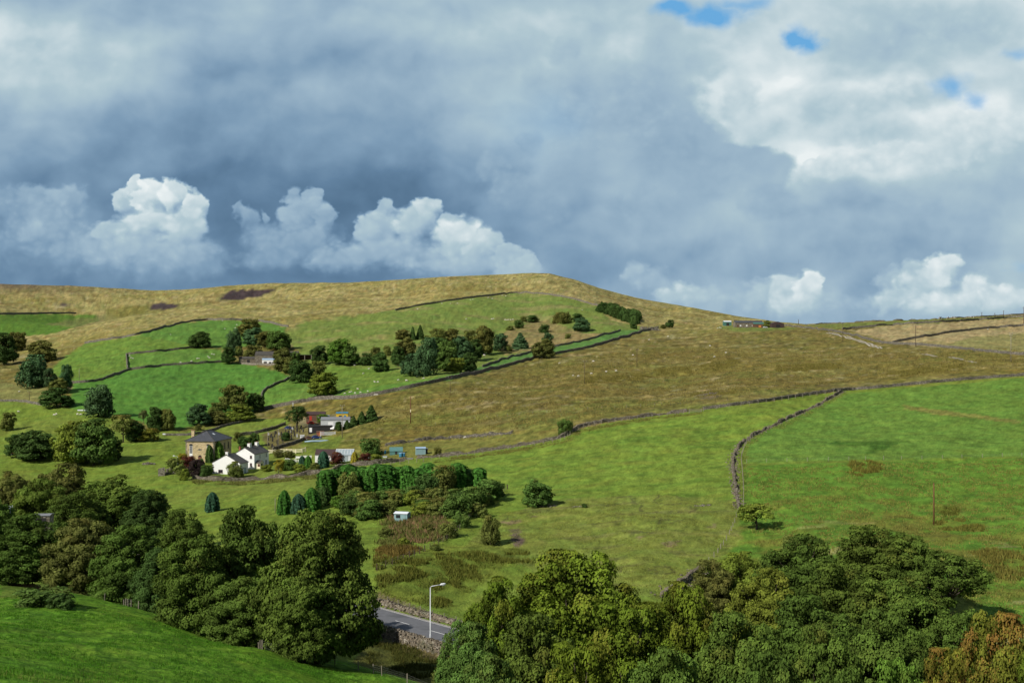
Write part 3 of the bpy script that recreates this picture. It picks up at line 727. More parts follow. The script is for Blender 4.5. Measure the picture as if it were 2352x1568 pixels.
NEAR_R = [
 ('beech', 1300, 1266, 134, 330, 'be', 'beech_tree', 'large beech with orange tinged top in front of the valley road'),
 ('beech', 1140, 1330, 130, 170, 'be', 'beech_tree', 'smaller beech with a rusty crest beside the end of the visible road'),
 ('beech', 1085, 1425, 112, 170, 'gr', 'beech_tree', 'green beech hiding the retaining wall of the road'),
 ('sycamore', 1225, 1405, 104, 230, 'so', 'sycamore_tree', 'sycamore with pinkish brown crest below the large beech'),
 ('beech', 1440, 1385, 108, 300, 'be', 'beech_tree', 'wide green beech below the large beech'),
 ('beech', 1560, 1338, 122, 200, 'be', 'beech_tree', 'olive beech against the lower field wall'),
 ('sycamore', 1632, 1283, 168, 120, 'br', 'sycamore_tree', 'small brown sycamore at the foot of the broken field wall'),
 ('sycamore', 1700, 1262, 172, 130, 'yg', 'sycamore_tree', 'small yellow green sycamore beside the brown one at the field wall foot'),
 ('sycamore', 1848, 1230, 168, 200, 'sy', 'sycamore_tree', 'grey green sycamore with a domed dark top'),
 ('sycamore', 2000, 1206, 178, 220, 'so', 'sycamore_tree', 'highest sycamore of the copse, brown along its crest'),
 ('sycamore', 2085, 1222, 176, 140, 'sy', 'sycamore_tree', 'dark sycamore at the shoulder of the highest crest'),
 ('thin_sycamore', 2180, 1256, 170, 180, 'sy', 'sycamore_tree', 'thinly leaved sycamore showing grass through its crown'),
 ('sycamore', 1765, 1305, 150, 170, 'yg', 'sycamore_tree', 'bright yellow green sycamore inside the copse'),
 ('sycamore', 1930, 1290, 148, 230, 'so', 'sycamore_tree', 'olive sycamore in the middle of the copse'),
 ('sycamore', 2090, 1320, 146, 210, 'so', 'sycamore_tree', 'olive sycamore below the dark shouldered one'),
 ('sycamore', 1850, 1362, 132, 220, 'sy', 'sycamore_tree', 'green sycamore below the bright yellow green one'),
 ('thin_sycamore', 2210, 1390, 138, 160, 'sy', 'sycamore_tree', 'sparse sycamore with bare pale branches near the orange tree'),
 ('sycamore', 2030, 1405, 120, 250, 'sy', 'sycamore_tree', 'dark green sycamore next to the orange tree'),
 ('sycamore', 1880, 1432, 106, 200, 'so', 'sycamore_tree', 'sycamore with a pale pinkish crown low in the copse'),
 ('sycamore', 1690, 1405, 106, 240, 'so', 'sycamore_tree', 'light green sycamore below the field wall end'),
 ('sycamore', 2060, 1512, 88, 200, 'mg', 'sycamore_tree', 'fresh green sycamore crown at the bottom edge under the orange tree'),
 ('beech', 2175, 1490, 95, 150, 'og', 'beech_tree', 'low bright orange beech in autumn leaf'),
 ('beech', 2310, 1405, 102, 230, 'og', 'beech_tree', 'tall olive and orange beech cut by the picture edge'),
 ('sycamore', 1530, 1478, 90, 250, 'sy', 'sycamore_tree', 'dark green sycamore crown at the bottom edge between the beeches'),
 ('beech', 1330, 1478, 90, 260, 'be', 'beech_tree', 'green beech crown at the bottom edge under the pinkish crest'),
 ('sycamore', 1760, 1500, 88, 250, 'sy', 'sycamore_tree', 'leafy sycamore crown at the bottom edge below the light green one'),
 ('sycamore', 1930, 1535, 84, 200, 'sy', 'sycamore_tree', 'shadowed sycamore crown at the very bottom of the copse'),
 ('beech', 1130, 1500, 95, 190, 'gr', 'beech_tree', 'dark beech crown at the bottom edge beside the dark hollow'),
 ('beech', 2390, 1500, 90, 180, 'be', 'beech_tree', 'dark beech in the bottom corner behind the orange one'),
 ('beech', 1040, 1500, 118, 110, 'ol', 'beech_tree', 'small rusty beech rooted under the retaining wall'),
]
for k, u, vt, d, w, t, nm, lb in NEAR_R: near_tree(k, u, vt, d, w, t, nm, lb, group=GR)
# ------------------------------------------------------------------ single trees and groups up the valley
FAR = [
 # far side spinney at the edge of the picture
 ('round', 8, 838, 72, 62, 'dk', 'dark broadleaf tree cut by the picture edge below the far green field', 'trees by the far stream'),
 ('round', 38, 806, 44, 44, 'br', 'brown tree beside the dark edge tree below the far green field', 'trees by the far stream'),
 ('round', 96, 832, 50, 60, 'br', 'olive brown tree on the slope above the blue green poplar', 'trees by the far stream'),
 ('poplar', 74, 890, 74, 64, 'bl', 'large blue green poplar beside the stream', 'trees by the far stream'),
 ('round', 114, 892, 46, 28, 'bl', 'slim blue green tree against the large poplar', 'trees by the far stream'),
 ('poplar', 152, 897, 60, 28, 'bl', 'narrow pointed blue green poplar at the field corner', 'trees by the far stream'),
 ('round', 135, 902, 34, 40, 'ol', 'small olive tree below the narrow pointed poplar', 'trees by the far stream'),
 ('round', 130, 935, 44, 68, 'dk', 'wide dark tree on the knoll below the poplars', 'trees by the far stream'),
 ('poplar', 226, 955, 70, 60, 'bl', 'broad blue green poplar alone at the edge of the vivid green field', None),
 ('round', 16, 988, 42, 34, 'ol', 'little hawthorn with a bare stem in the sheep pasture', None),
 ('round', 82, 1056, 66, 88, 'dk', 'dark rounded tree above the ravine wood', 'trees above the ravine'),
 ('round', 38, 1050, 52, 50, 'dk', 'dark tree beside the rounded one above the ravine wood', 'trees above the ravine'),
 ('round', 168, 1066, 98, 86, 'yg', 'light olive tree above the ravine wood', 'trees above the ravine'),
 ('round', 215, 1068, 104, 100, 'gr', 'big mid green tree above the ravine wood', 'trees above the ravine'),
 ('round', 255, 1058, 50, 50, 'dk', 'dark low tree at the foot of the big mid green tree', 'trees above the ravine'),
 ('open', 283, 1016, 62, 60, 'ol', 'birch with a white trunk beside the russet bracken', None),
 ('round', 310, 1012, 44, 40, 'dk', 'small dark tree next to the white trunked birch', None),
 ('open', 330, 972, 30, 20, 'pale', 'thin pale sapling at the end of the streamside path', None),
 ('round', 356, 989, 54, 38, 'dk', 'dark green tree of the pair below the vivid green field', None),
 ('poplar', 386, 989, 50, 32, 'ol', 'olive upright tree of the pair below the vivid green field', None),
 ('round', 460, 799, 38, 48, 'dk', 'lone dark rounded tree between the two small upper fields', None),
 ('round', 458, 976, 48, 50, 'bl', 'dark blue green tree at the end of the lane hedge', 'trees along the lane above the chapel'),
 ('round', 495, 955, 32, 36, 'ol', 'small olive tree behind the lane hedge', 'trees along the lane above the chapel'),
 ('round', 502, 974, 30, 44, 'br', 'low brownish tree in the lane hedge', 'trees along the lane above the chapel'),
 ('round', 536, 946, 62, 64, 'ol', 'tallest round tree above the lane with a browned top', 'trees along the lane above the chapel'),
 ('round', 587, 944, 42, 40, 'dk', 'dark tree at the foot of the curved field wall', 'trees along the lane above the chapel'),
 ('round', 553, 967, 38, 68, 'yg', 'spreading olive tree over the lane', 'trees along the lane above the chapel'),
 ('bush', 456, 988, 14, 14, 'br', 'small brown thorn beside the lane behind the chapel', None),
 # round the hill farm
 ('round', 573, 772, 40, 54, 'br', 'dark brown tree highest above the hill farm', 'trees around the hill farm'),
 ('round', 582, 793, 40, 46, 'bl', 'blue green tree above the hill farm roof', 'trees around the hill farm'),
 ('round', 610, 797, 36, 40, 'br', 'brownish tree behind the hill farm roof', 'trees around the hill farm'),
 ('round', 640, 804, 44, 56, 'gr', 'large green tree behind the end of the hill farm barn', 'trees around the hill farm'),
 ('poplar', 537, 816, 60, 34, 'bl', 'tall pointed conifer beside the hill farm yard', 'trees around the hill farm'),
 ('round', 524, 835, 38, 34, 'dk', 'dark tree at the corner of the hill farm yard', 'trees around the hill farm'),
 ('open', 549, 832, 36, 16, 'ol', 'thin stemmed tree by the hill farm yard wall', 'trees around the hill farm'),
 ('round', 577, 826, 34, 42, 'br', 'brown tree in the hill farm yard', 'trees around the hill farm'),
 ('round', 650, 851, 52, 44, 'br', 'tall brown tree in front of the hill farm barn', 'trees below the hill farm'),
 ('round', 676, 832, 24, 28, 'gr', 'small green tree beside the hill farm barn gable', 'trees below the hill farm'),
 ('round', 690, 877, 50, 56, 'dk', 'dark tree in the middle of the row below the hill farm', 'trees below the hill farm'),
 ('round', 664, 858, 34, 30, 'ol', 'low tree in the row just below the barn', 'trees below the hill farm'),
 ('round', 727, 866, 38, 38, 'ol', 'olive tree in the row below the hill farm', 'trees below the hill farm'),
 ('round', 741, 908, 52, 62, 'yg', 'round olive green tree at the lower end of the farm row', 'trees below the hill farm'),
 ('round', 735, 836, 42, 40, 'dk', 'pointed dark tree beside the open sided shelter', 'trees on the bank beyond the farm'),
 ('round', 780, 836, 58, 54, 'mg', 'bright green round tree on the bank beyond the farm', 'trees on the bank beyond the farm'),
 ('round', 806, 839, 44, 42, 'gr', 'green tree leaning on the bright round one', 'trees on the bank beyond the farm'),
 ('round', 840, 838, 28, 28, 'dk', 'small dark tree beside the white trailer', 'trees on the bank beyond the farm'),
 ('round', 874, 853, 44, 38, 'dk', 'dark tree just before the dense wood', 'trees on the bank beyond the farm'),
 ('bush', 862, 818, 22, 22, 'br', 'small brown thorn on the dry slope before the dense wood', 'trees on the bank beyond the farm'),
 ('bush', 890, 816, 22, 20, 'ol', 'small olive thorn nearest the dense wood', 'trees on the bank beyond the farm'),
 # the dense wood
 ('round', 925, 780, 24, 32, 'br', 'small brown tree at the upper corner of the dense wood', 'trees of the dense hillside wood'),
 ('spruce', 948, 780, 30, 16, 'dk', 'slim dark spruce at the top edge of the dense wood', 'trees of the dense hillside wood'),
 ('spruce', 965, 778, 32, 20, 'dk', 'taller dark spruce at the top edge of the dense wood', 'trees of the dense hillside wood'),
 ('round', 1004, 796, 42, 46, 'ol', 'olive crown along the top of the dense wood', 'trees of the dense hillside wood'),
 ('round', 1038, 795, 40, 42, 'br', 'brown crown along the top of the dense wood', 'trees of the dense hillside wood'),
 ('round', 1080, 796, 38, 36, 'ol', 'dull green crown near the upper end of the dense wood', 'trees of the dense hillside wood'),
 ('round', 1110, 813, 64, 48, 'br', 'tallest brown crowned tree at the upper end of the dense wood', 'trees of the dense hillside wood'),
 ('round', 1150, 806, 40, 34, 'bl', 'dark green last tree at the upper end of the dense wood', 'trees of the dense hillside wood'),
 ('round', 932, 830, 56, 50, 'br', 'brown tree at the lower corner of the dense wood', 'trees of the dense hillside wood'),
 ('round', 915, 840, 44, 36, 'dk', 'dark outermost tree at the lower corner of the dense wood', 'trees of the dense hillside wood'),
 ('poplar', 980, 864, 88, 58, 'bl', 'great blue green poplar at the front of the dense wood', 'trees of the dense hillside wood'),
 ('round', 942, 863, 52, 44, 'bl', 'blue green tree beside the great poplar', 'trees of the dense hillside wood'),
 ('round', 1022, 852, 68, 50, 'gr', 'mid green tree behind the great poplar', 'trees of the dense hillside wood'),
 ('round', 1010, 826, 50, 50, 'dk', 'dark crown inside the dense wood', 'trees of the dense hillside wood'),
 ('round', 1060, 832, 60, 50, 'bl', 'bluish crown inside the dense wood', 'trees of the dense hillside wood'),
 ('round', 1090, 826, 46, 40, 'dk', 'dark tree under the tallest brown crown', 'trees of the dense hillside wood'),
 ('round', 1045, 855, 34, 40, 'yg', 'small olive tree at the foot of the dense wood', 'trees of the dense hillside wood'),
 ('round', 1076, 852, 42, 36, 'dk', 'dark tree at the foot of the dense wood by the wall', 'trees of the dense hillside wood'),
 ('bush', 1168, 806, 14, 16, 'ol', 'low bush just past the dense wood', None),
 # scattered on the upper hill pasture
 ('spruce', 1195, 802, 38, 42, 'bl', 'dark bushy conifer on the tan scarp', 'trees scattered on the scarp'),
 ('round', 1257, 796, 32, 24, 'bl', 'blue green tree directly above the wall side tree', 'trees scattered on the scarp'),
 ('round', 1250, 822, 44, 52, 'br', 'brown spreading tree standing on the moor wall', None),
 ('bush', 1250, 764, 19, 24, 'dk', 'small dark bush alone in the middle of the scarp', 'bushes scattered on the scarp'),
 ('bush', 1222, 740, 16, 30, 'dk', 'wide dark bush at the top of the scarp', 'bushes scattered on the scarp'),
 ('bush', 1203, 738, 12, 14, 'ol', 'tiny bush beside the wide one at the top of the scarp', 'bushes scattered on the scarp'),
 ('bush', 1192, 754, 20, 22, 'dk', 'dark bush below the wide one on the scarp', 'bushes scattered on the scarp'),
 ('bush', 1172, 758, 10, 20, 'ol', 'low spreading bush at the near end of the scarp', 'bushes scattered on the scarp'),
 ('bush', 1281, 742, 24, 24, 'br', 'brown bush on the upper pasture', 'bushes scattered on the scarp'),
 ('bush', 1298, 744, 28, 30, 'br', 'larger russet bush beside the brown one on the upper pasture', 'bushes scattered on the scarp'),
 ('round', 1335, 761, 32, 38, 'bl', 'dark green round tree on the upper pasture', None),
 ('bush', 1326, 738, 18, 28, 'dk', 'dark bush just above the green round tree', 'bushes scattered on the scarp'),
 ('bush', 1304, 777, 11, 13, 'ol', 'tiny bush low on the scarp near the strip field', 'bushes scattered on the scarp'),
 ('bush', 1456, 755, 16, 17, 'dk', 'small round bush by the ruin', None),
 ('round', 1538, 752, 18, 20, 'dk', 'little dark tree beyond the ruin on the moor edge', None),
 ('bush', 1524, 754, 9, 14, 'br', 'low brown bush beside the little moor edge tree', None),
 # around the yard, chapel and allotments
 ('open', 683, 986, 52, 48, 'dk', 'open crowned tree with a dark forked trunk at the churchyard edge', None),
 ('spruce', 853, 966, 36, 32, 'dk', 'largest dark conifer at the outer end of the yard row', 'conifers beside the yard'),
 ('spruce', 831, 972, 28, 26, 'dk', 'second dark conifer of the yard row', 'conifers beside the yard'),
 ('spruce', 812, 978, 24, 22, 'dk', 'third dark conifer of the yard row', 'conifers beside the yard'),
 ('spruce', 797, 984, 20, 20, 'dk', 'fourth and smallest dark conifer of the yard row', 'conifers beside the yard'),
 ('bush', 778, 990, 22, 18, 'dk', 'dark bush beside the pale grey shed', None),
 ('bush', 740, 968, 18, 26, 'mg', 'bright green bush between the brown stable and the pale grey shed', None),
 ('bush', 656, 1012, 20, 22, 'dk', 'dark evergreen bush among the headstones', None),
 ('bush', 853, 1045, 38, 46, 'gr', 'large round bush above the allotments', None),
 ('bush', 1297, 996, 34, 36, 'gr', 'round hawthorn at the bend of the field wall', None),
 ('cone', 481, 1062, 40, 18, 'dk', 'narrow dark conifer in front of the chapel', None),
 ('cone', 501, 1060, 46, 28, 'mg', 'bright yellow green conical conifer beside the chapel corner', None),
 ('round', 560, 1032, 30, 28, 'dk', 'dark tree behind the white house chimney', None),
 ('round', 583, 1026, 32, 26, 'dk', 'second dark tree behind the white house chimneys', None),
 ('bush', 548, 1012, 20, 22, 'br', 'brown shrub at the far corner of the chapel', None),
]
TN = {'round': ('broadleaf_tree', 'tree'), 'poplar': ('poplar_tree', 'tree'), 'spruce': ('conifer_tree', 'tree'), 'open': ('slender_tree', 'tree'), 'bush': ('bush', 'bush'), 'cone': ('conifer_tree', 'tree'), 'column': ('cypress_tree', 'tree')}
for k, u, v, h, w, t, lb, gp in FAR:
    nm, ct = TN[k]
    far_tree(k, u, v, h, w, t, nm, lb, ct, gp)
# conifer plantation: a wedge of dark spruces near the hill crest
for q in range(4):
    for i in range(13):
        f = i/12
        u = 1380 + f*80 + q*2 + rnd.uniform(-4, 4); vb = 715 + f*26 - q*2.2 + (2-q)*2*f
        far_tree(rnd.choice(('spruce', 'spruce', 'cone', 'round')), u, vb, (16+2*f)+rnd.uniform(-3, 3), 21+rnd.uniform(-3, 4), 'dk', 'plantation_spruce', 'dark spruce in the wedge shaped plantation below the moor crest', 'tree', 'spruces of the hilltop plantation')
# garden hedge of tall conifers and its neighbours
hedge = [(750+k*16.7, 1141-9*min(1, k/7)-6*(k > 7)+rnd.uniform(-3, 3), 64-6*min(1, k/8)) for k in range(22)]
for u, v, h in hedge:
    far_tree('column', u, v, h+rnd.uniform(-15, 9), 40+rnd.uniform(-8, 12), rnd.choice(('hd', 'hd', 'hd', 'hd', 'hd', 'dk')), 'hedge_conifer', 'bright green conifer in the tall garden hedge row', 'tree', 'conifers of the tall garden hedge', vary=.2)
GARD = [
 ('column', 755, 1144, 56, 21, 'bc', 'narrow blue green cypress in front of the hedge row', 'cypress_tree', 'tree'),
 ('cone', 653, 1180, 54, 32, 'hd', 'outermost conical cypress of the stepped row', 'cypress_tree', 'tree'),
 ('cone', 686, 1178, 44, 36, 'bc', 'low blue green cypress second in the stepped row', 'cypress_tree', 'tree'),
 ('cone', 716, 1172, 52, 40, 'hd', 'green cypress third in the stepped row', 'cypress_tree', 'tree'),
 ('cone', 742, 1160, 44, 36, 'dk', 'dark cypress last in the stepped row', 'cypress_tree', 'tree'),
 ('cone', 488, 1174, 44, 32, 'bc', 'lone round topped cypress behind the ravine wood', 'cypress_tree', 'tree'),
 ('bush', 800, 1146, 62, 50, 'ol', 'olive bush against the hedge beside the narrow cypress', 'bush', 'bush'),
 ('bush', 903, 1128, 40, 30, 'br', 'grey brown bush breaking the hedge row', 'bush', 'bush'),
 ('bush', 1016, 1136, 66, 58, 'ol', 'tall red tipped bush at the far end of the hedge', 'bush', 'bush'),
 ('bush', 980, 1148, 60, 56, 'dk', 'dark blue bush next to the red tipped one', 'bush', 'bush'),
 ('bush', 1120, 1150, 50, 64, 'gr', 'bush at the corner where the hedge meets the field fence', 'bush', 'bush'),
 ('bush', 1086, 1166, 48, 60, 'gr', 'rounded green bush above the field fence', 'bush', 'bush'),
 ('bush', 1048, 1190, 54, 70, 'gr', 'big green bush over the field fence', 'bush', 'bush'),
 ('bush', 1010, 1162, 40, 54, 'ol', 'olive bush below the tall red tipped one', 'bush', 'bush'),
 ('bush', 950, 1160, 34, 50, 'yg', 'light green bush on the shrub bank', 'bush', 'bush'),
 ('bush', 912, 1158, 34, 44, 'br', 'reddish bush in the middle of the shrub bank', 'bush', 'bush'),
 ('bush', 872, 1164, 36, 52, 'gr', 'green bush below the hedge centre', 'bush', 'bush'),
 ('bush', 838, 1170, 40, 50, 'ol', 'olive bush below the narrow cypress', 'bush', 'bush'),
 ('bush', 806, 1182, 40, 54, 'dk', 'dark bush behind the tallest roadside sycamore', 'bush', 'bush'),
 ('bush', 846, 1192, 44, 56, 'gr', 'dark green bush beside the grey shed', 'bush', 'bush'),
 ('bush', 888, 1184, 36, 48, 'ol', 'olive green bush behind the grey shed', 'bush', 'bush'),
 ('bush', 1004, 1188, 36, 44, 'ol', 'dull bush between the red weeds and the field fence', 'bush', 'bush'),
 ('bush', 968, 1184, 32, 50, 'yg', 'pale bush to the far side of the grey shed', 'bush', 'bush'),
 ('bush', 776, 1166, 28, 34, 'mg', 'fresh green bush by the bare garden path', 'bush', 'bush'),
 ('bush', 1030, 1232, 34, 44, 'ol', 'low olive bush on the fence by the red weeds', 'bush', 'bush'),
 ('round', 1234, 1163, 62, 66, 'gr', 'hawthorn with a pale leaning trunk alone in the pasture', 'hawthorn_tree', 'tree'),
 ('poplar', 1127, 1250, 66, 42, 'ol', 'upright ragged bush beside the muddy patch', 'bush', 'bush'),
 ('bush', 1343, 1165, 10, 13, 'dk', 'tiny dark shrub in the open pasture', 'bush', 'bush'),
 ('open', 1738, 1216, 58, 84, 'yg', 'wind shaped hawthorn at the end of the broken field wall', 'hawthorn_tree', 'tree'),
 ('bush', 1818, 1262, 34, 44, 'ol', 'low scrubby bush above the copse', 'bush', 'bush'),
 ('bush', 95, 1390, 44, 120, 'gr', 'wide tangled bush on the foreground pasture by the spoil heap', 'bush', 'bush'),
 ('bush', 140, 1396, 34, 60, 'dk', 'dark end of the thicket on the foreground pasture', 'bush', 'bush'),
 ('bush', 540, 1096, 36, 38, 'ol', 'bush growing against the white cottage gable', 'bush', 'bush'),
 ('bush', 430, 1078, 32, 36, 'rd', 'red leaved shrub in front of the chapel', 'bush', 'bush'),
 ('bush', 452, 1092, 36, 44, 'pu', 'dark purple shrub between the chapel and the cottage', 'bush', 'bush'),
 ('bush', 474, 1094, 26, 28, 'dk', 'dark green shrub against the cottage corner', 'bush', 'bush'),
 ('bush', 418, 1062, 22, 22, 'ye', 'yellow shrub by the street lamp beside the chapel', 'bush', 'bush'),
 ('bush', 406, 1088, 36, 42, 'ol', 'scrubby bush beside the ruined stone outhouse', 'bush', 'bush'),
 ('bush', 424, 1102, 26, 22, 'yg', 'light green bush at the end of the garden wall', 'bush', 'bush'),
 ('cone', 462, 1072, 20, 14, 'dk', 'small clipped dark bush by the chapel door', 'bush', 'bush'),
 ('bush', 613, 1082, 16, 26, 'yg', 'yellow green bush at the corner of the white house', 'bush', 'bush'),
 ('open', 640, 1096, 40, 26, 'ye', 'small yellow leaved tree by the garden wall', 'garden_tree', 'tree'),
 ('bush', 662, 1080, 26, 34, 'gr', 'green rhododendron in the middle of the garden', 'bush', 'bush'),
 ('cone', 694, 1070, 24, 16, 'bc', 'blue green conical bush in front of the white bench', 'bush', 'bush'),
 ('cone', 708, 1074, 28, 18, 'hd', 'green conical bush beside the blue green one', 'bush', 'bush'),
 ('cone', 743, 1074, 38, 27, 'bc', 'large blue green conifer in front of the summerhouse', 'garden_conifer', 'tree'),
 ('bush', 774, 1066, 28, 30, 'rd', 'dark red shrub in front of the summerhouse', 'bush', 'bush'),
 ('cone', 814, 1064, 27, 17, 'ye', 'bright yellow conical conifer beside the summerhouse', 'garden_conifer', 'tree'),
 ('bush', 838, 1058, 18, 28, 'rd', 'low reddish shrub past the yellow conifer', 'bush', 'bush'),
 ('bush', 862, 1056, 14, 30, 'yg', 'low light green shrub in the allotment border', 'bush', 'bush'),
 ('bush', 640, 1050, 18, 24, 'br', 'brown shrub under the pale rail fence', 'bush', 'bush'),
 ('bush', 664, 1052, 18, 26, 'br', 'russet shrub at the end of the pale rail fence', 'bush', 'bush'),
 ('bush', 690, 1084, 18, 34, 'yg', 'yellowish low shrub above the garden wall', 'bush', 'bush'),
 ('bush', 722, 1080, 18, 26, 'ol', 'olive low shrub above the garden wall', 'bush', 'bush'),
 ('bush', 1005, 1046, 20, 18, 'br', 'small brown bush at the end of the allotments', 'bush', 'bush'),
 ('bush', 340, 1012, 28, 48, 'og', 'russet bracken bank beside the birch', 'bush', 'bush'),
 ('bush', 440, 1206, 14, 26, 'ol', 'low scrub behind the ravine wood', 'bush', 'bush'),
]
_rb = random.Random(4)
for i in range(34):
    f = _rb.random(); q = _rb.random()
    u = 800+f*300+q*20; vb = 1150+q*(42-26*f)+_rb.uniform(-4, 4)
    if abs(u-924) < 34 and vb > 1165: continue
    far_tree('bush', u, vb, _rb.uniform(22, 36), _rb.uniform(30, 50), _rb.choice(('ol', 'gr', 'dk', 'ol', 'br', 'gr', 'dk', 'rd' if i % 9 == 0 else 'dk')), 'scrub_bush', 'tangled scrub bush on the bank between the hedge and the pinkish weeds', 'bush', 'scrub bushes under the garden hedge')
GARD += [('bush', 885, 1232, 20, 30, 'ol', 'small olive bush at the edge of the pinkish weeds', 'bush', 'bush'), ('bush', 985, 1222, 20, 28, 'br', 'small brown bush amid the pinkish weeds', 'bush', 'bush'), ('bush', 925, 1252, 18, 30, 'yg', 'low yellowish bush below the pinkish weeds', 'bush', 'bush'), ('bush', 1060, 1210, 30, 40, 'gr', 'green bush on the field fence past the pinkish weeds', 'bush', 'bush'), ('bush', 1098, 1186, 32, 44, 'ol', 'olive bush on the field fence near its top corner', 'bush', 'bush'), ('bush', 1000, 1262, 14, 26, 'ol', 'scrubby bush on the garden fence below the weeds', 'bush', 'bush'), ('bush', 1140, 1140, 34, 40, 'dk', 'dark last bush at the field fence corner', 'bush', 'bush'), ('bush', 862, 1130, 44, 36, 'dk', 'dark bush in the middle of the hedge row', 'bush', 'bush')]
for k, u, v, h, w, t, lb, nm, ct in GARD: far_tree(k, u, v, h, w, t, nm, lb, ct)

# ------------------------------------------------------------------ tussocks, rushes and weeds (uncountable)
def blades(name, pts_uv, n, hgt, wid, tint, label, cat, clump=9, dmin=20, turn=.3, spread=.35, poly=True):
    pw = poly_world(pts_uv, dmin)
    rg = np.random.default_rng(abs(hash(name+label[:9])) % 1000 if False else len(label)*7+n)
    x0, y0 = pw.min(0); x1, y1 = pw.max(0)
    px = []; 
    while sum(len(a) for a in px) < n:
        a = np.stack([rg.uniform(x0, x1, n*3), rg.uniform(y0, y1, n*3)], 1)
        k = inside(pw, a[:, 0], a[:, 1]) & (fbm(a[:, 0]/7, a[:, 1]/7, 5, 3) > -.15)
        px.append(a[k])
        if len(px) > 40: break
    a = np.concatenate(px)[:n]
    base = np.repeat(a, clump, 0) + rg.normal(0, spread, (len(a)*clump, 2))
    z = ground_v(a[:, 0], a[:, 1])
    z = np.repeat(z, clump)
    m = len(base); h = hgt*(.5+.8*rg.random(m)); th = rg.random(m)*6.28
    dx = np.cos(th)*wid; dy = np.sin(th)*wid; lx = rg.normal(0, .28, m)*h; ly = rg.normal(0, .28, m)*h
    V = np.stack([np.stack([base[:, 0]-dx, base[:, 1]-dy, z-.1], 1), np.stack([base[:, 0]+dx, base[:, 1]+dy, z-.1], 1),
                  np.stack([base[:, 0]+lx, base[:, 1]+ly, z+h], 1)], 1).reshape(-1, 3)
    Fc = np.arange(3*m).reshape(m, 3)
    ti = np.repeat(np.clip(rg.normal(.5, .2, m), 0, 1), 3); tu = np.repeat(np.clip(rg.normal(turn, .35, m), 0, 1), 3)
    o = put(bpy.data.objects.new(name, np_mesh(name, V, Fc, M['rush'], {'tint': ti, 'turn': tu})))
    t = TINT[tint] if isinstance(tint, str) else tint
    o.color = (t[0], t[1], t[2], t[3] if len(t) > 3 else 1)
    return tag(o, label, cat, None, 'stuff')
RUSH = (.105, .120, .024, .2)
blades('rushes', [(862,1285),(990,1281),(985,1320),(900,1345),(866,1352)], 420, .75, .10, RUSH, 'olive rushes beside the garden fence end', 'rushes')
blades('rushes', [(1000,1272),(1110,1268),(1115,1290),(1010,1292)], 130, .7, .10, RUSH, 'strip of rushes above the bright grass', 'rushes')
blades('rushes', [(1122,1273),(1220,1270),(1215,1292),(1125,1294)], 120, .7, .10, RUSH, 'strip of rushes nearest the large beech', 'rushes')
blades('rushes', [(1015,1292),(1085,1293),(1105,1330),(1030,1332)], 160, .7, .10, RUSH, 'rushes above the street lamp', 'rushes')
blades('rushes', [(995,1335),(1055,1333),(1050,1385),(1000,1396)], 150, .6, .10, RUSH, 'rushes beside the street lamp head', 'rushes')
blades('rushes', [(1948,1062),(1985,1056),(2025,1066),(2018,1090),(1970,1094),(1948,1084)], 200, .8, .12, (.14, .135, .03, .25), 'round brown rush clump in the green field', 'rushes')
blades('rushes', [(2140,1200),(2200,1192),(2265,1205),(2255,1220),(2170,1218)], 150, .7, .11, (.13, .135, .03, .25), 'brown rushes at the foot of the red brown pole', 'rushes')
blades('rushes', [(2160,1168),(2195,1164),(2205,1184),(2165,1186)], 40, .9, .11, RUSH, 'tall dark rushes beside the red brown pole', 'rushes')
blades('rushes', [(2225,1265),(2352,1255),(2400,1262),(2400,1335),(2300,1330),(2250,1300)], 380, .7, .11, (.13, .125, .03, .3), 'brown rush bed at the edge of the picture', 'rushes')
WP = [(868,1215),(890,1192),(960,1182),(1010,1190),(1040,1210),(1010,1250),(930,1262),(870,1258)]
blades('weeds', WP, 700, .9, .11, (.115, .130, .040, .25), 'green undergrowth on the bank below the grey shed', 'weeds', spread=.6)
blades('weeds', WP[:-1], 190, 1.1, .09, (.24, .14, .09, 0), 'pinkish seeding weeds on the bank below the grey shed', 'weeds', spread=.5)
blades('weeds', [(866,1258),(1000,1248),(985,1262),(900,1282),(866,1290)], 260, .8, .10, (.13, .10, .03, .5), 'tan weeds along the garden fence', 'weeds', spread=.5)
blades('weeds', [(862,1470),(960,1490),(1020,1510),(1040,1540),(960,1560),(840,1520)], 420, .55, .06, (.055, .065, .016, .2), 'dark boggy weeds below the retaining wall', 'weeds')  # tinted darker than the weeds on the bank
blades('grass', [(0,1368),(90,1372),(240,1400),(420,1440),(600,1510),(800,1545),(930,1580),(900,1700),(500,1700),(-100,1700),(-200,1450)], 9000, .17, .035, (.060, .165, .014, .05), 'short tufts of lush grass on the foreground pasture', 'grass', clump=6, spread=.18, turn=.05)
blades('grass', [(-30,1545),(200,1562),(330,1580),(200,1640),(-60,1640)], 260, .45, .010, (.17, .20, .06, .2), 'dry seeding grass stems in the bottom corner', 'grass', clump=5, spread=.3)
blades('tussocks', [(1715,1075),(2000,1066),(2352,1056),(2500,1056),(2500,1420),(2200,1400),(2000,1280),(1720,1250)], 5200, .42, .09, (.175, .18, .05, .35), 'rough grass tussocks in the rushy field', 'tussocks', clump=6, spread=.4)
blades('tussocks', [(1060,1262),(1150,1180),(1280,1150),(1690,1150),(1700,1240),(1600,1330),(1520,1375),(1300,1345)], 4200, .22, .07, (.175, .20, .045, .15), 'short tufts over the scarred pasture', 'tussocks', clump=5, spread=.35)
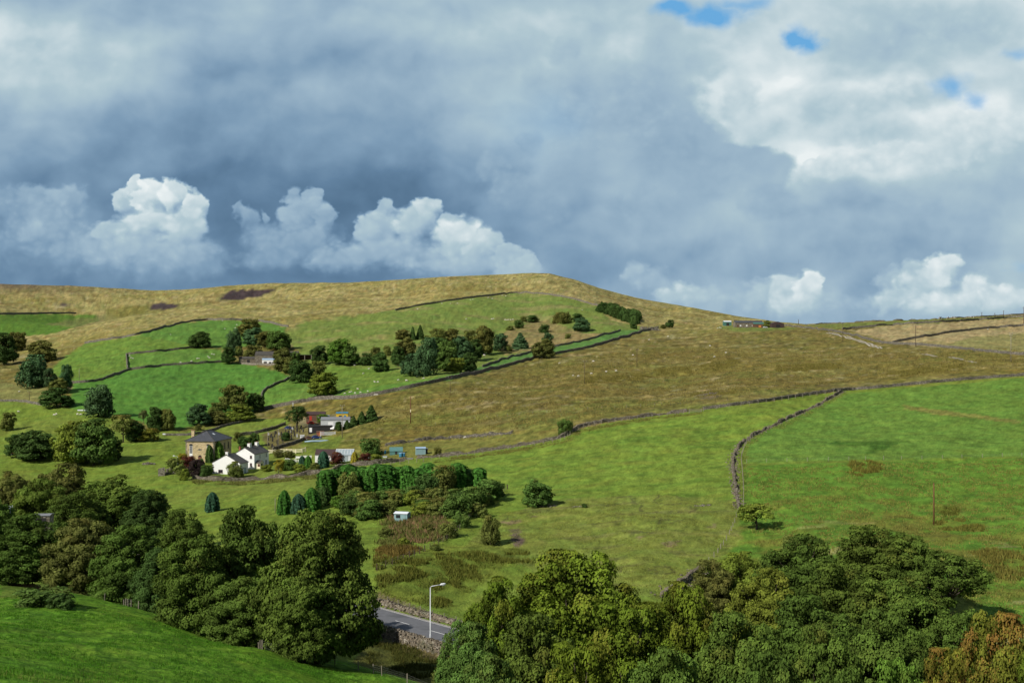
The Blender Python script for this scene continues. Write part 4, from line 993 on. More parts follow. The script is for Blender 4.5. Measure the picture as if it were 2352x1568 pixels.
blades('tussocks', [(890,1000),(1200,985),(1500,935),(1900,880),(2352,845),(2352,800),(1900,800),(1500,800),(1240,835),(900,925),(760,960)], 16000, .55, .16, (.205, .175, .062, .25), 'moorland grass tussocks on the brown slope', 'tussocks', clump=5, spread=.6)
blades('tussocks', [(880,1300),(1130,1255),(1200,1262),(1130,1320),(1040,1400),(900,1380),(866,1360)], 1500, .35, .07, (.120, .150, .032, .25), 'rank grass above the roadside wall', 'tussocks', clump=6, spread=.35)
blades('rough_grass', [(440,1103),(560,1107),(735,1090),(800,1078),(800,1084),(735,1099),(560,1114),(440,1111)], 900, .6, .10, (.15, .165, .05, .3), 'rank grass along the foot of the cottage garden wall', 'grass', clump=6, spread=.5)
blades('rough_grass', [(1700,1030),(1735,1000),(1800,972),(1930,905),(1940,908),(1810,978),(1745,1006),(1715,1032),(1712,1160),(1700,1160)], 500, .42, .09, (.16, .19, .05, .15), 'rough grass growing beside the crumbling curved wall', 'grass', clump=6, spread=.5)
blades('rough_grass', [(1000,1056),(1180,1032),(1300,1008),(1330,985),(1480,961),(1613,947),(1613,951),(1480,967),(1335,992),(1310,1014),(1180,1040),(1000,1063)], 1300, .45, .10, (.17, .18, .05, .3), 'rough grass along the foot of the tumbled grey wall', 'grass', clump=6, spread=.5)
MR = (.165, .150, .042, .25)
blades('rushes', [(1340,868),(1420,862),(1490,860),(1495,870),(1420,878),(1345,880)], 385, .9, .14, MR, 'dark rush strip on the moor beside the sheep', 'rushes', spread=.6)
blades('rushes', [(1500,850),(1540,844),(1585,842),(1588,856),(1510,862)], 275, .9, .14, MR, 'dark rush strip in the middle of the open moor', 'rushes', spread=.6)
blades('rushes', [(1608,838),(1650,830),(1690,824),(1700,838),(1640,852),(1612,852)], 357, .9, .14, MR, 'dark rush strip high on the open moor', 'rushes', spread=.6)
blades('rushes', [(1780,842),(1850,836),(1930,834),(1935,846),(1850,852),(1785,854)], 385, .9, .14, MR, 'brown rush strip below the rough track', 'rushes', spread=.6)
blades('rushes', [(2040,858),(2120,846),(2210,838),(2215,848),(2120,858),(2050,868)], 330, .9, .14, MR, 'brown rush strip above the top field wall', 'rushes', spread=.6)
blades('rushes', [(1585,905),(1640,898),(1690,896),(1690,904),(1640,908),(1590,914)], 165, .8, .12, MR, 'rushes around the little quarry scrape', 'rushes', spread=.5)
# ------------------------------------------------------------------ road
def strip(name, s0, s1, t0, t1, dz, mat, step=2.0, wob=0.0):
    n = int((t1-t0)/step)+1; V = []; Fc = []
    for i in range(n+1):
        t = t0+(t1-t0)*i/n
        for s in (s0, s1):
            p = RA+_rd*t+_rn*s; V.append((p[0], p[1], ROADZ+CZ+dz))
    for i in range(n): Fc.append((2*i, 2*i+1, 2*i+3, 2*i+2))
    return np_mesh(name, np.array(V), np.array(Fc)[:, ::-1], mat)
tag(put(bpy.data.objects.new('road', strip('road', -3.6, 3.6, 0, 205, .06, M['asphalt']))), 'grey asphalt road with a broken white centre line', kind='structure')
t_ = 1.0; _mk = MB()
while t_ < 204:
    for (s0, s1, ln) in ((-.07, .07, 3.6),):
        a = RA+_rd*t_; b = RA+_rd*(t_+ln); nrm = _rn
        z = ROADZ+CZ+.085
        q = [(*(a+nrm*s0), z), (*(b+nrm*s0), z), (*(b+nrm*s1), z), (*(a+nrm*s1), z)]
        _mk.add(q, [(0, 1, 2, 3)])
    t_ += 9.0
for s0 in (3.28,):
    a = RA; b = RA+_rd*204; z = ROADZ+CZ+.085
    _mk.add([(*(a+_rn*s0), z), (*(b+_rn*s0), z), (*(b+_rn*(s0+.1)), z), (*(a+_rn*(s0+.1)), z)], [(0, 1, 2, 3)])
tag(_mk.build('road_marking', M['marking']), 'white painted lines on the road', kind='structure')
def kerb(s):
    b = MB(); a = RA; ang = math.atan2(_rd[1], _rd[0])
    for i in range(204):
        p = RA+_rd*(i+.5)+_rn*s
        b.obox((p[0], p[1], ROADZ+CZ+.08), (.97, .15, .22), ang)
    return b
tag(kerb(3.68).build('kerb', M['kerb']), 'stone kerb along the far side of the road', kind='structure')
tag(kerb(-3.68).build('kerb', M['kerb']), 'stone kerb along the near side of the road', kind='structure')
# ------------------------------------------------------------------ dry stone walls
def line_world(uv, step_px=9, dmin=20):
    out = []
    for (u0, v0), (u1, v1) in zip(uv, uv[1:]):
        n = max(1, int(math.hypot(u1-u0, v1-v0)/step_px))
        for q in range(n): out.append(hit(u0+(u1-u0)*q/n, v0+(v1-v0)*q/n, dmin))
    out.append(hit(*uv[-1], dmin)); return out
def smooth_line(P, it=2):
    xy = [(p.x, p.y) for p in P]
    for _ in range(it):
        xy = [xy[0]]+[((a[0]+2*b[0]+c[0])/4, (a[1]+2*b[1]+c[1])/4) for a, b, c in zip(xy, xy[1:], xy[2:])]+[xy[-1]]
    return xy
def resample(xy, step):
    out = [xy[0]]; acc = 0
    for a, b in zip(xy, xy[1:]):
        L = math.hypot(b[0]-a[0], b[1]-a[1])
        if L < 1e-6: continue
        t = step-acc
        while t <= L:
            out.append((a[0]+(b[0]-a[0])*t/L, a[1]+(b[1]-a[1])*t/L)); t += step
        acc = L-(t-step)
    out.append(xy[-1]); return out
def wall(uv, label, h=1.35, w=.6, mat='drystone', ruin=0.0, stones=True, xy=None, name='dry_stone_wall', base=None, seed=None):
    rg = random.Random(len(label)*13+int(h*10))
    P = smooth_line(line_world(uv)) if xy is None else xy
    d = sum(p[1] for p in P)/len(P)
    step = max(.55, d/750.0)
    P = resample(P, step)
    b = MB(); prev = None; k0 = rg.random()*50
    for i, (x, y) in enumerate(P):
        a = P[max(i-1, 0)]; c = P[min(i+1, len(P)-1)]
        tx, ty = c[0]-a[0], c[1]-a[1]; L = math.hypot(tx, ty) or 1; nx, ny = -ty/L, tx/L
        z = ground(x, y) if base is None else base
        col = float(fbm(np.array(i*step/7+k0), np.array(k0), 3, 2))
        hh = h*(1+.13*float(pn(np.array(i*step/2.0+k0), np.array(k0)))+rg.uniform(-.05, .05))
        if ruin: hh *= max(.18, 1-ruin*max(0, col+.25)*1.8)
        ww = w*(1+(.5*ruin if ruin else 0)*rg.random())
        ox = rg.uniform(-.05, .05)
        q = []
        for s, zz in ((-.55, -.35), (-.5, hh*.5), (-.36, hh), (.36, hh*(.97+rg.random()*.06)), (.5, hh*.5), (.55, -.35)):
            q.append((x+nx*(s*ww+ox)+rg.uniform(-.03, .03), y+ny*(s*ww+ox)+rg.uniform(-.03, .03), z+zz))
        n0 = len(b.v); b.v += q
        if prev is not None:
            for k in range(5): b.f.append((prev+k, n0+k, n0+k+1, prev+k+1))
        else: b.f.append(tuple(n0+k for k in range(6)))
        prev = n0
        if stones and d < 520:
            # cope stones set on edge and stones standing proud of each face
            ang = math.atan2(ty, tx)
            nst = 2 if step < .7 else 1
            for _ in range(nst):
                f = rg.random()*step
                b.obox((x+tx/L*f+rg.uniform(-.1, .1), y+ty/L*f+rg.uniform(-.1, .1), z+hh+rg.uniform(-.02, .13)), (rg.uniform(.14, .34), w*rg.uniform(.6, 1.0), rg.uniform(.2, .4)), ang+rg.uniform(-.25, .25), rg.uniform(-.3, .3))
            for _ in range(3):
                s = rg.choice((-1, 1)); zz = rg.uniform(.1, .9)*hh
                b.obox((x+nx*s*ww*.47+tx/L*rg.random()*step, y+ny*s*ww*.47+ty/L*rg.random()*step, z+zz), (rg.uniform(.25, .55), rg.uniform(.12, .2), rg.uniform(.14, .28)), ang+rg.uniform(-.15, .15), rg.uniform(-.1, .1))
            if ruin and rg.random() < .8:
                for _ in range(3):
                    s = rg.gauss(0, 1.0)*w*1.5
                    X, Y = x+nx*s, y+ny*s
                    b.obox((X, Y, ground(X, Y)+.08), (rg.uniform(.25, .6), rg.uniform(.2, .45), rg.uniform(.15, .35)), rg.random()*3, rg.uniform(-.5, .5))
    b.f.append(tuple(prev+k for k in range(6))[::-1])
    return tag(b.build(name, M[mat]), label, 'wall', None)
wall([(1614,941),(1680,932),(1760,922),(1850,908),(1935,897),(2020,891),(2100,883),(2220,872),(2352,863),(2500,856)], 'long dark dry stone wall along the top of the two big green fields', 1.1, .5)
wall([(1935,899),(1880,930),(1800,966),(1730,1000),(1698,1022),(1684,1048),(1684,1080),(1690,1120),(1697,1166)], 'crumbling dry stone wall curving down between the two big green fields', 1.0, .45, 'rubblestone', ruin=1.2)
wall([(1579,945),(1480,957),(1400,967),(1345,976),(1312,990),(1295,1004),(1240,1016),(1180,1026),(1100,1038),(1020,1048),(960,1052)], 'tumbled grey wall beside the fence from the gate down to the allotments', 1.1, .8, 'rubblestone', ruin=.45)
wall([(885,1023),(950,1013),(1010,1007),(1080,1003),(1175,995)], 'broken dark wall across the rough ground above the allotments', 1.1, .8, 'drystone', ruin=.6)
wall([(585,945),(650,932),(730,917),(800,916),(860,908),(900,900),(960,887),(1030,872),(1090,858),(1150,845),(1240,820),(1350,800),(1430,776),(1475,762),(1512,753)], 'long dark wall between the brown moor and the green hill pasture', 1.9, .9, stones=False)
wall([(1108,843),(1180,819),(1230,807),(1275,797),(1350,781),(1400,766),(1425,759)], 'dark wall along the upper side of the bright strip field', 1.5, .7, stones=False)
wall([(908,713),(960,703),(1000,696),(1080,684),(1180,673),(1240,674),(1310,685),(1380,705)], 'dark wall curving over the top of the hill pasture under the moor', 1.9, .8, stones=False)
wall([(195,789),(250,780),(310,771),(360,757),(420,742),(470,735),(555,735),(620,742),(662,751)], 'dark wall between the tawny moor and the small upper fields', 1.9, .8, stones=False)
wall([(290,815),(340,809),(400,804),(440,799),(470,797)], 'short wall along the top of the small sheep field', 1.5, .8, stones=False)
wall([(290,815),(291,830),(293,849)], 'wall dropping down the end of the small sheep field', 1.5, .8, stones=False)
wall([(165,880),(205,878),(240,871),(293,850),(350,843),(400,838),(460,835),(520,831)], 'wall along the top of the vivid green field', 1.5, .8, stones=False)
wall([(672,866),(655,874),(640,880),(615,892),(600,902),(598,910),(602,918)], 'grey curved wall ending the vivid green field', 1.4, .8, stones=False)
wall([(-120,724),(0,722),(60,721),(110,720),(175,720)], 'dark wall under the moor at the top of the far green field', 2.4, 1.0, stones=False)
wall([(-80,922),(0,922),(45,921),(75,927),(110,932)], 'low wall across the sheep pasture below the knoll', 1.2, .7, stones=False)
wall([(1800,748),(1860,754),(1920,762),(1960,771),(2020,787),(2060,791),(2110,792),(2200,801),(2280,810),(2352,815),(2480,824)], 'dark wall beside the rough track under the straw coloured fields', 1.5, .8, stones=False)
wall([(2050,788),(2090,779),(2130,773),(2190,763),(2240,757),(2352,748),(2480,742)], 'dark wall between the two straw coloured fields', 1.5, .8, stones=False)
wall([(1935,757),(2040,747),(2120,742),(2200,738),(2352,727),(2480,720)], 'dark wall along the top of the straw coloured fields', 1.5, .8, stones=False)
wall([(1850,746),(1930,742),(2010,738),(2090,735),(2160,732),(2250,728),(2352,722),(2480,714)], 'wall running along the skyline where the cattle stand', 1.1, .7, stones=False)
wall([(552,1000),(590,996),(620,988),(655,976)], 'dark churchyard wall under the grass bank', 1.3, .6)
wall([(627,1034),(650,1027),(680,1018),(707,1008)], 'dark churchyard wall above the pale rail fence', 1.3, .6)
wall([(443,1099),(500,1104),(560,1104),(620,1100),(680,1095),(735,1086),(790,1073),(860,1066),(930,1058)], 'long grey wall below the cottage garden', 1.45, .7, 'rubblestone', ruin=.45)
wall([(1520,1370),(1545,1356),(1570,1342),(1590,1326),(1606,1312)], 'lower field wall rising out of the trees', 1.2, .7, 'rubblestone', ruin=.2)
wall([(380,1000),(440,1000),(470,994),(520,978),(575,966)], 'lane wall climbing behind the chapel', 1.1, .6)
# road walls: low one on the far verge, retaining wall with parapet on the near side
_far_w = [tuple(RA+_rd*t+_rn*5.4) for t in np.arange(20, 190, 4.0)]
wall(None, 'low mossy wall on the far verge of the road', .75, .5, 'rubblestone', ruin=.3, xy=_far_w)
_near_w = [tuple(RA+_rd*t-_rn*4.9) for t in np.arange(20, 190, 4.0)]
wall(None, 'pale stone retaining wall on the near side of the road', .62, .5, 'rubblestone', xy=_near_w, base=ROADZ+CZ)
_rw = MB(); rg_ = random.Random(5)
for t in np.arange(20, 190, .5):
    for k in range(6):
        p = RA+_rd*(t+rg_.random()*.5)-_rn*(5.08+rg_.uniform(0, .09)); z = ROADZ+CZ-.05-k*.32+rg_.uniform(-.06, .06)
        _rw.obox((p[0], p[1], z), (rg_.uniform(.35, .62), .3, rg_.uniform(.26, .37)), math.atan2(_rd[1], _rd[0])+rg_.uniform(-.05, .05))
tag(_rw.build('retaining_wall', M['rubblestone']), 'rough stone face holding up the road above the dark hollow', 'wall')
# ------------------------------------------------------------------ fences: posts are parts
def fence(uv, label, h=1.2, gap=3.5, pr=.06, rails=(), wires=(.45, .8, 1.1), mat='woodpale', wr=.006, name='post_and_wire_fence', xy=None, post_label=None):
    P = smooth_line(line_world(uv), 1) if xy is None else xy
    L = sum(math.dist(a, b) for a, b in zip(P, P[1:])); gap = max(gap, L/95)
    P = resample(P, gap)
    rg = random.Random(len(label))
    e = empty(name, (P[0][0], P[0][1], ground(*P[0])))
    tag(e, label, 'fence')
    o = e.location; tops = []; pm = None
    for i, (x, y) in enumerate(P):
        z = ground(x, y)
        if pm is None:
            b = MB(); b.box(-pr, pr, -pr, pr, -.4, h); b.box(-pr*.8, pr*.8, -pr*.8, pr*.8, h, h+.05); pm = b.mesh('post', M[mat])
        q = put(bpy.data.objects.new('post', pm), e)
        q.location = (x-o.x, y-o.y, z-o.z+rg.uniform(-.06, .06)); q.rotation_euler = (rg.uniform(-.06, .06), rg.uniform(-.06, .06), rg.random()*3 if not rails else math.atan2(P[min(i+1, len(P)-1)][1]-P[max(i-1, 0)][1], P[min(i+1, len(P)-1)][0]-P[max(i-1, 0)][0]))
        tops.append(Vector((x, y, z))-o)
    for zz, r in [(w, wr) for w in wires]:
        b = MB(); b.tube([p+Vector((0, 0, zz*h/1.2)) for p in tops], r, 4); b.build('wire', M['wire'], e)
    for zz in rails:
        b = MB()
        for p, q in zip(tops, tops[1:]):
            a = p+Vector((0, -pr*1.2, zz)); c = q+Vector((0, -pr*1.2, zz))
            b.tube([a, c], pr*.95, 4)
        b.build('rail', M[mat], e)
    return e
fence([(1616,944),(1660,937),(1720,930),(1780,922),(1850,911),(1925,900)], 'post and wire fence against the top field wall from the gate', 1.45, 5, .085)
fence([(1570,950),(1500,958),(1430,966),(1370,974),(1328,985),(1308,1000),(1290,1012),(1230,1023),(1150,1034),(1075,1046),(1000,1056),(930,1066),(850,1072)], 'post and wire fence beside the tumbled wall down to the allotments', 1.3, 3.2, .07)
fence([(1150,1002-0),(1000,975),(1090,962),(1200,952),(1320,941),(1430,936),(1520,930)][1:], 'thin old fence across the lower moor', 1.1, 6, .05, wires=(.8,))
fence([(1540,930),(1600,928),(1680,918),(1780,905),(1850,893)], 'wire fence on the moor just above the gate', 1.1, 5, .05, wires=(.6, 1.0), mat='wooddark')
fence([(1708,1164),(1708,1120),(1705,1080),(1702,1050),(1712,1020),(1740,996)], 'sagging fence beside the crumbling curved wall', 1.2, 3.5, .06)
fence([(1715,1063),(1780,1060),(1900,1058),(2000,1056),(2120,1054),(2240,1051),(2352,1047),(2460,1044)], 'fence running level across the big green field', 1.1, 6, .05, wires=(.6, 1.0))
fence([(618,1042),(650,1040),(690,1041),(702,1037)], 'cream three rail fence behind the white house', 1.7, 3, .15, rails=(.5, 1.0, 1.5), wires=(), mat='cream', name='rail_fence')
fence([(770,1074),(800,1071),(830,1065)], 'weathered rail fence below the summerhouse', 1.2, 2.5, .07, rails=(.5, .95), wires=(), name='rail_fence')
fence([(866,1310),(900,1297),(940,1281),(985,1262),(1030,1238),(1062,1210),(1090,1180),(1130,1150),(1166,1122)], 'dark garden fence along the bottom of the shrub bank', 1.3, 2.6, .06, wires=(.3, .7, 1.1), mat='wooddark', wr=.012)
fence([(240,1378),(330,1400),(400,1420),(480,1450),(560,1478),(640,1503),(720,1520),(790,1530),(860,1546),(930,1566),(1000,1596)], 'old wire fence along the edge of the foreground pasture', 1.15, 4, .05, wires=(.35, .6, .85, 1.1), wr=.007)
_fv = [tuple(RA+_rd*t+_rn*6.3) for t in np.arange(30, 180, 3.0)]
fence(None, 'roadside fence above the far verge', 1.1, 3, .05, xy=_fv)
fence([(1697,1168),(1688,1200),(1672,1235),(1645,1275),(1612,1308)], 'remains of a fence running down from the broken wall to the copse', 1.1, 4.5, .06, wires=(.9,))
# gates
def gate(u, v, w, rz, label, bars=5, mat='woodpale', h=1.3):
    b = hit(u, v); e = empty('field_gate', b, rz); tag(e, label, 'gate')
    m = MB()
    for k in range(bars): m.box(-w/2, w/2, -.03, .03, .2+k*(h-.25)/(bars-1), .29+k*(h-.25)/(bars-1))
    m.box(-w/2-.01, -w/2+.08, -.045, .045, .1, h+.05); m.box(w/2-.08, w/2+.01, -.045, .045, .1, h+.05)
    M_ = Matrix.Translation((0, -.05, .68)) @ Matrix.Rotation(math.atan2(h-.3, w), 4, 'Y'); m.box(-w/2*.98, w/2*.98, -.02, .02, -.04, .04, M_)
    m.build('bars', M[mat], e)
    for s in (-1, 1):
        p = MB(); p.box(s*(w/2+.18)-.1, s*(w/2+.18)+.1, -.1, .1, -.5, h+.2); p.build('gatepost', M[mat], e)
    return e
gate(1597, 947, 4.6, .12, 'weathered wooden field gate in the top wall')
gate(1800, 903, 3.0, .2, 'small wooden gate in the moor fence beyond the field gate', 4, 'wooddark') if False else None
# ------------------------------------------------------------------ buildings
def frame_at(u, v, alpha_deg, d=None):
    """Near corner at a ground point; local x runs along the lit front (negative = further along), y runs back."""
    b = hit(u, v) if d is None else at(u, d)
    view = Vector((b.x, b.y, 0)).normalized(); pr = Vector((view.y, -view.x, 0))
    a = math.radians(alpha_deg)
    X = pr*math.cos(a) - view*math.sin(a)
    return b, math.atan2(X.y, X.x)
def pane_window(parent, x, y, z, w, h, face, frame='whitepaint', glass='glass', arch=False, bars=(1, 2), sill=True):
    """A window set on a wall face ('y' faces -y at depth y, 'x' faces +x at x)."""
    def bx(m, a0, a1, z0, z1, p0, p1):
        if face == 'y': m.box(x+a0, x+a1, y-p1, y-p0, z+z0, z+z1)
        else: m.box(x+p0, x+p1, y+a0, y+a1, z+z0, z+z1)
    g = MB(); bx(g, -w/2, w/2, 0, h, -.12, .015)
    if arch:
        n = 9; pts = []
        for k in range(n+1):
            t = math.pi*k/n; pts.append((math.cos(t)*w/2, h+math.sin(t)*w/2))
        vs = []
        for p in (-.12, .015):
            for a, zz in pts:
                vs.append((x+a, y-p, z+zz) if face == 'y' else (x+p, y+a, z+zz))
        g.add(vs, [tuple(range(n+1)), tuple(range(n+1, 2*n+2))[::-1]]+[(k, k+n+1, k+n+2, k+1) for k in range(n)])
    win = g.build('window', M[glass], parent)
    f = MB(); t = .07
    bx(f, -w/2-t*.3, -w/2+t, 0, h, .02, .06); bx(f, w/2-t, w/2+t*.3, 0, h, .02, .06)
    bx(f, -w/2+t, w/2-t, 0, t, .02, .06); bx(f, -w/2+t, w/2-t, h-t, h, .02, .06)
    for i in range(bars[0]):
        c = -w/2+w*(i+1)/(bars[0]+1); bx(f, c-.025, c+.025, t, h-t, .022, .05)
    for i in range(bars[1]):
        c = h*(i+1)/(bars[1]+1); bx(f, -w/2+t, w/2-t, c-.03, c+.03, .024, .055)
    f.build('window_frame', M[frame], win)
    if sill:
        s = MB(); bx(s, -w/2-.12, w/2+.12, -.16, -.005, .0, .14); s.build('sill', M['palestone' if frame != 'whitepaint' else 'rubblestone'], win)
    return win
def roof_gable(m, x0, x1, y0, y1, ze, rise, over=.25, th=.16, axis='y'):
    """Two pitched slabs; axis is the ridge direction."""
    if axis == 'y': a0, a1, b0, b1 = x0, x1, y0, y1
    else: a0, a1, b0, b1 = y0, y1, x0, x1
    c = (a0+a1)/2; half = (a1-a0)/2; k = rise/half
    def P(a, b, z): return (a, b, z) if axis == 'y' else (b, a, z)
    for s in (-1, 1):
        e = c+s*(half+over); ze2 = ze-k*over
        vs = [P(c, b0-over*.5, ze+rise), P(e, b0-over*.5, ze2), P(e, b1+over*.5, ze2), P(c, b1+over*.5, ze+rise)]
        m.add(vs+[(v[0], v[1], v[2]+th) for v in vs], [(0,1,2,3),(4,5,6,7),(0,1,5,4),(1,2,6,5),(2,3,7,6),(3,0,4,7)])
def walls_gable(m, x0, x1, y0, y1, ze, rise, axis='y', zb=-1.5):
    if axis == 'y':
        c = (x0+x1)/2
        vs = [(x0,y0,zb),(x1,y0,zb),(x1,y0,ze),(c,y0,ze+rise),(x0,y0,ze),(x0,y1,zb),(x1,y1,zb),(x1,y1,ze),(c,y1,ze+rise),(x0,y1,ze)]
    else:
        c = (y0+y1)/2
        vs = [(x0,y0,zb),(x0,y1,zb),(x0,y1,ze),(x0,c,ze+rise),(x0,y0,ze),(x1,y0,zb),(x1,y1,zb),(x1,y1,ze),(x1,c,ze+rise),(x1,y0,ze)]
    m.add(vs, [(0,1,2,3,4),(9,8,7,6,5),(0,5,6,1),(1,6,7,2),(4,9,5,0),(2,7,8,3),(3,8,9,4)])
def chimney(parent, x, y, z0, z1, w=.9, l=.6, mat='white', pots=2):
    m = MB(); m.box(x-w/2, x+w/2, y-l/2, y+l/2, z0, z1); m.box(x-w/2-.08, x+w/2+.08, y-l/2-.08, y+l/2+.08, z1, z1+.15)
    c = m.build('chimney', M[mat], parent)
    for i in range(pots):
        q = MB(); px = x+(i-(pots-1)/2)*w*.5
        q.tube([(px, y, z1+.15), (px, y, z1+.5)], [.13, .11], 8); q.build('chimney_pot', M['brick'], c)
    return c
# --- the chapel
b, rz = frame_at(492, 1062, 24)
ch = empty('chapel', b, rz); tag(ch, 'square sandstone chapel with hipped slate roof and tall arched windows', 'chapel')
W, L, H, RS = 11.8, 16.5, 8.0, 3.5
m = MB(); m.box(-W, 0, 0, L, -2, H); m.build('wall', M['sandstone'], ch)
q = MB()
for (px, py) in ((-W, 0), (0, 0)):
    for k in range(14):
        l = .55 if k % 2 else .32
        q.box(px-(l if px == 0 else .03), px+(.03 if px == 0 else l), -.03, .3, k*.56, k*.56+.5)
q.build('quoin', M['palestone'], ch)
m = MB(); m.box(-W-.3, .3, -.3, L+.3, H, H+.28); m.build('cornice', M['rubblestone'], ch)
o_ = .42; z0 = H+.283; rl = 4.8
vs = [(-W-o_, -o_, z0), (o_, -o_, z0), (o_, L+o_, z0), (-W-o_, L+o_, z0), (-W/2, W/2, z0+RS), (-W/2, L-W/2, z0+RS)]
m = MB(); m.add(vs, [(0, 1, 4), (1, 2, 5, 4), (2, 3, 5), (3, 0, 4, 5), (3, 2, 1, 0)])
rf = m.build('roof', M['slate'], ch)
m = MB()
for a, c in ((0, 4), (1, 4), (2, 5), (3, 5), (4, 5)): m.tube([Vector(vs[a])+Vector((0, 0, .04)), Vector(vs[c])+Vector((0, 0, .04))], .11, 5)
m.build('ridge_tile', M['stoneslate'], rf)
sk = MB(); t = .62; Mx = Matrix.Translation((o_-(W/2+o_)*.62, L*.45, z0+RS*.62+.06)) @ Matrix.Rotation(math.atan2(RS, W/2+o_), 4, 'Y')
sk.box(-.55, .55, -.5, .5, 0, .09, Mx); sk.build('skylight', M['lampglass'], rf)
chimney(ch, -W+1.6, 3.2, H+1.0, H+4.0, 1.2, .8, 'sandstone', 3)
for wx in (-W+2.2, -2.4):
    w_ = pane_window(ch, wx, 0, 3.4, 1.25, 3.0, 'y', arch=True, bars=(2, 3), sill=False)
    m = MB(); n = 10
    for k in range(n):
        a0 = math.pi*k/n; a1 = math.pi*(k+1)/n
        p = [(wx+math.cos(a)*r, zz, 6.4+math.sin(a)*r) for zz in (-.055, .02) for a, r in ((a0, .64), (a1, .64), (a1, .9), (a0, .9))]
        m.add(p, [(0,1,2,3),(7,6,5,4),(0,4,5,1),(1,5,6,2),(2,6,7,3),(3,7,4,0)])
    m.build('arch_surround', M['rubblestone'], w_)
    m = MB(); m.box(wx-.63, wx+.63, -.05, .02, 2.35, 3.395); m.build('spandrel_panel', M['whitepaint'], w_)
    pane_window(ch, wx, 0, .55, 1.25, 1.75, 'y', bars=(2, 1))
dr = MB(); dx = -W/2
n = 9; pts = [(-.75, 0), (.75, 0)]+[(math.cos(math.pi*k/n)*.75, 2.1+math.sin(math.pi*k/n)*.75) for k in range(n+1)]
dr.add([(dx+a, -.04, z) for a, z in pts]+[(dx+a, .05, z) for a, z in pts], [tuple(range(len(pts))), tuple(range(len(pts), 2*len(pts)))[::-1]]+[(k, (k+1) % len(pts), (k+1) % len(pts)+len(pts), k+len(pts)) for k in range(len(pts))])
do = dr.build('door', M['doorbrown'], ch)
fl = MB(); fl.add([(dx+math.cos(math.pi*k/n)*.62, -.06, 2.15+math.sin(math.pi*k/n)*.62) for k in range(n+1)], [tuple(range(n+1))]); fl.build('fanlight', M['glass'], do)
m = MB(); m.tube([(dx+.5, -.1, 1.0), (dx+.5, -.05, 1.05)], .05, 6); m.build('handle', M['black'], do)
m = MB(); m.box(dx-.7, dx+.7, -.05, .01, 4.6, 5.3); m.build('date_stone', M['palestone'], ch)
for yy in (3.0, 6.5, 10.0, 13.5): pane_window(ch, 0, yy, 4.4, 1.0, 2.2, 'x', arch=True, bars=(1, 2), frame='woodpale')
# --- the white house and its lower cottage
b2, rz2 = frame_at(584, 1077, 28)
wh = empty('white_house', b2, rz2); tag(wh, 'taller white rendered house with stone slate roof and two white chimneys', 'house')
W2, L2, H2, R2 = 8.0, 11.5, 5.5, 2.3
m = MB(); walls_gable(m, -W2, 0, 0, L2, H2, R2); m.build('wall', M['white'], wh)
m = MB(); roof_gable(m, -W2, 0, 0, L2, H2, R2, .3); rf = m.build('roof', M['stoneslate'], wh)
m = MB(); m.tube([(-W2/2, -.2, H2+R2+.18), (-W2/2, L2+.2, H2+R2+.18)], .12, 6); m.build('ridge_tile', M['rubblestone'], rf)
chimney(wh, -W2/2, 3.8, H2+R2-.5, H2+R2+1.15, 1.0, 1.5); chimney(wh, -W2/2, 9.6, H2+R2-.5, H2+R2+1.15, 1.0, 1.5)
chimney(wh, -W2+.9, 2.2, H2+.4, H2+2.3, .6, .6, 'brick', 1)
for (x, z) in ((-1.35, 4.0), (-1.35, 1.2)): pane_window(wh, x, 0, z, .75, 1.0, 'y', frame='windowred', bars=(1, 1))
for (y, z, w, h) in ((4.4, 3.9, .8, 1.2), (9.6, 3.9, .8, 1.2), (9.2, .9, 1.1, 1.7)): pane_window(wh, 0, y, z, w, h, 'x', frame='whitepaint', bars=(1, 1))
m = MB(); walls_gable(m, .0, 2.0, .8, 3.6, 2.2, .8, axis='x'); pc = m.build('porch', M['cream'], wh)
m = MB(); roof_gable(m, .0, 2.0, .8, 3.6, 2.22, .82, .15, .1, axis='x'); m.build('porch_roof', M['stoneslate'], pc)
m = MB(); m.box(1.0, 1.9, .775, .82, .9, 1.9); m.build('porch_window', M['windowred'], pc)
m = MB(); m.box(2.0, 2.03, 1.5, 2.6, 0, 2.0); m.build('porch_door', M['glass'], pc)
m = MB(); m.box(.0, .04, 4.7, 5.9, 0, 2.3); m.build('door', M['black'], wh)
b3, rz3 = frame_at(551, 1090, 28)
co = empty('white_cottage', b3, rz3); tag(co, 'lower white cottage with a broad gable and stone quoins at its corner', 'house')
W3, L3, H3, R3 = 11.0, 6.2, 4.1, 2.9
m = MB(); walls_gable(m, -W3, 0, 0, L3, H3, R3, zb=-2); m.build('wall', M['white'], co)
m = MB(); roof_gable(m, -W3, 0, 0, L3, H3, R3, .3); rf = m.build('roof', M['stoneslate'], co)
m = MB(); m.tube([(-W3/2, -.2, H3+R3+.18), (-W3/2, L3, H3+R3+.18)], .12, 6); m.build('ridge_tile', M['rubblestone'], rf)
chimney(co, -W3/2, .7, H3+R3-.4, H3+R3+.9, .9, .7, 'white', 1)
pane_window(co, -W3+3.3, 0, .55, 1.7, 1.1, 'y', frame='windowred', bars=(1, 0))
m = MB()
for k in range(5): m.box(-W3-.03, -W3+(.75 if k % 2 else .5), -.03, .3, -.2+k*.82, .2+k*.82)
m.build('quoin', M['rubblestone'], co)
m = MB(); m.box(0, .04, 3.4, 4.4, 0, 2.2); m.build('door', M['tealpale'], co)
pane_window(co, 0, 1.6, 1.1, .9, 1.1, 'x', bars=(1, 1))
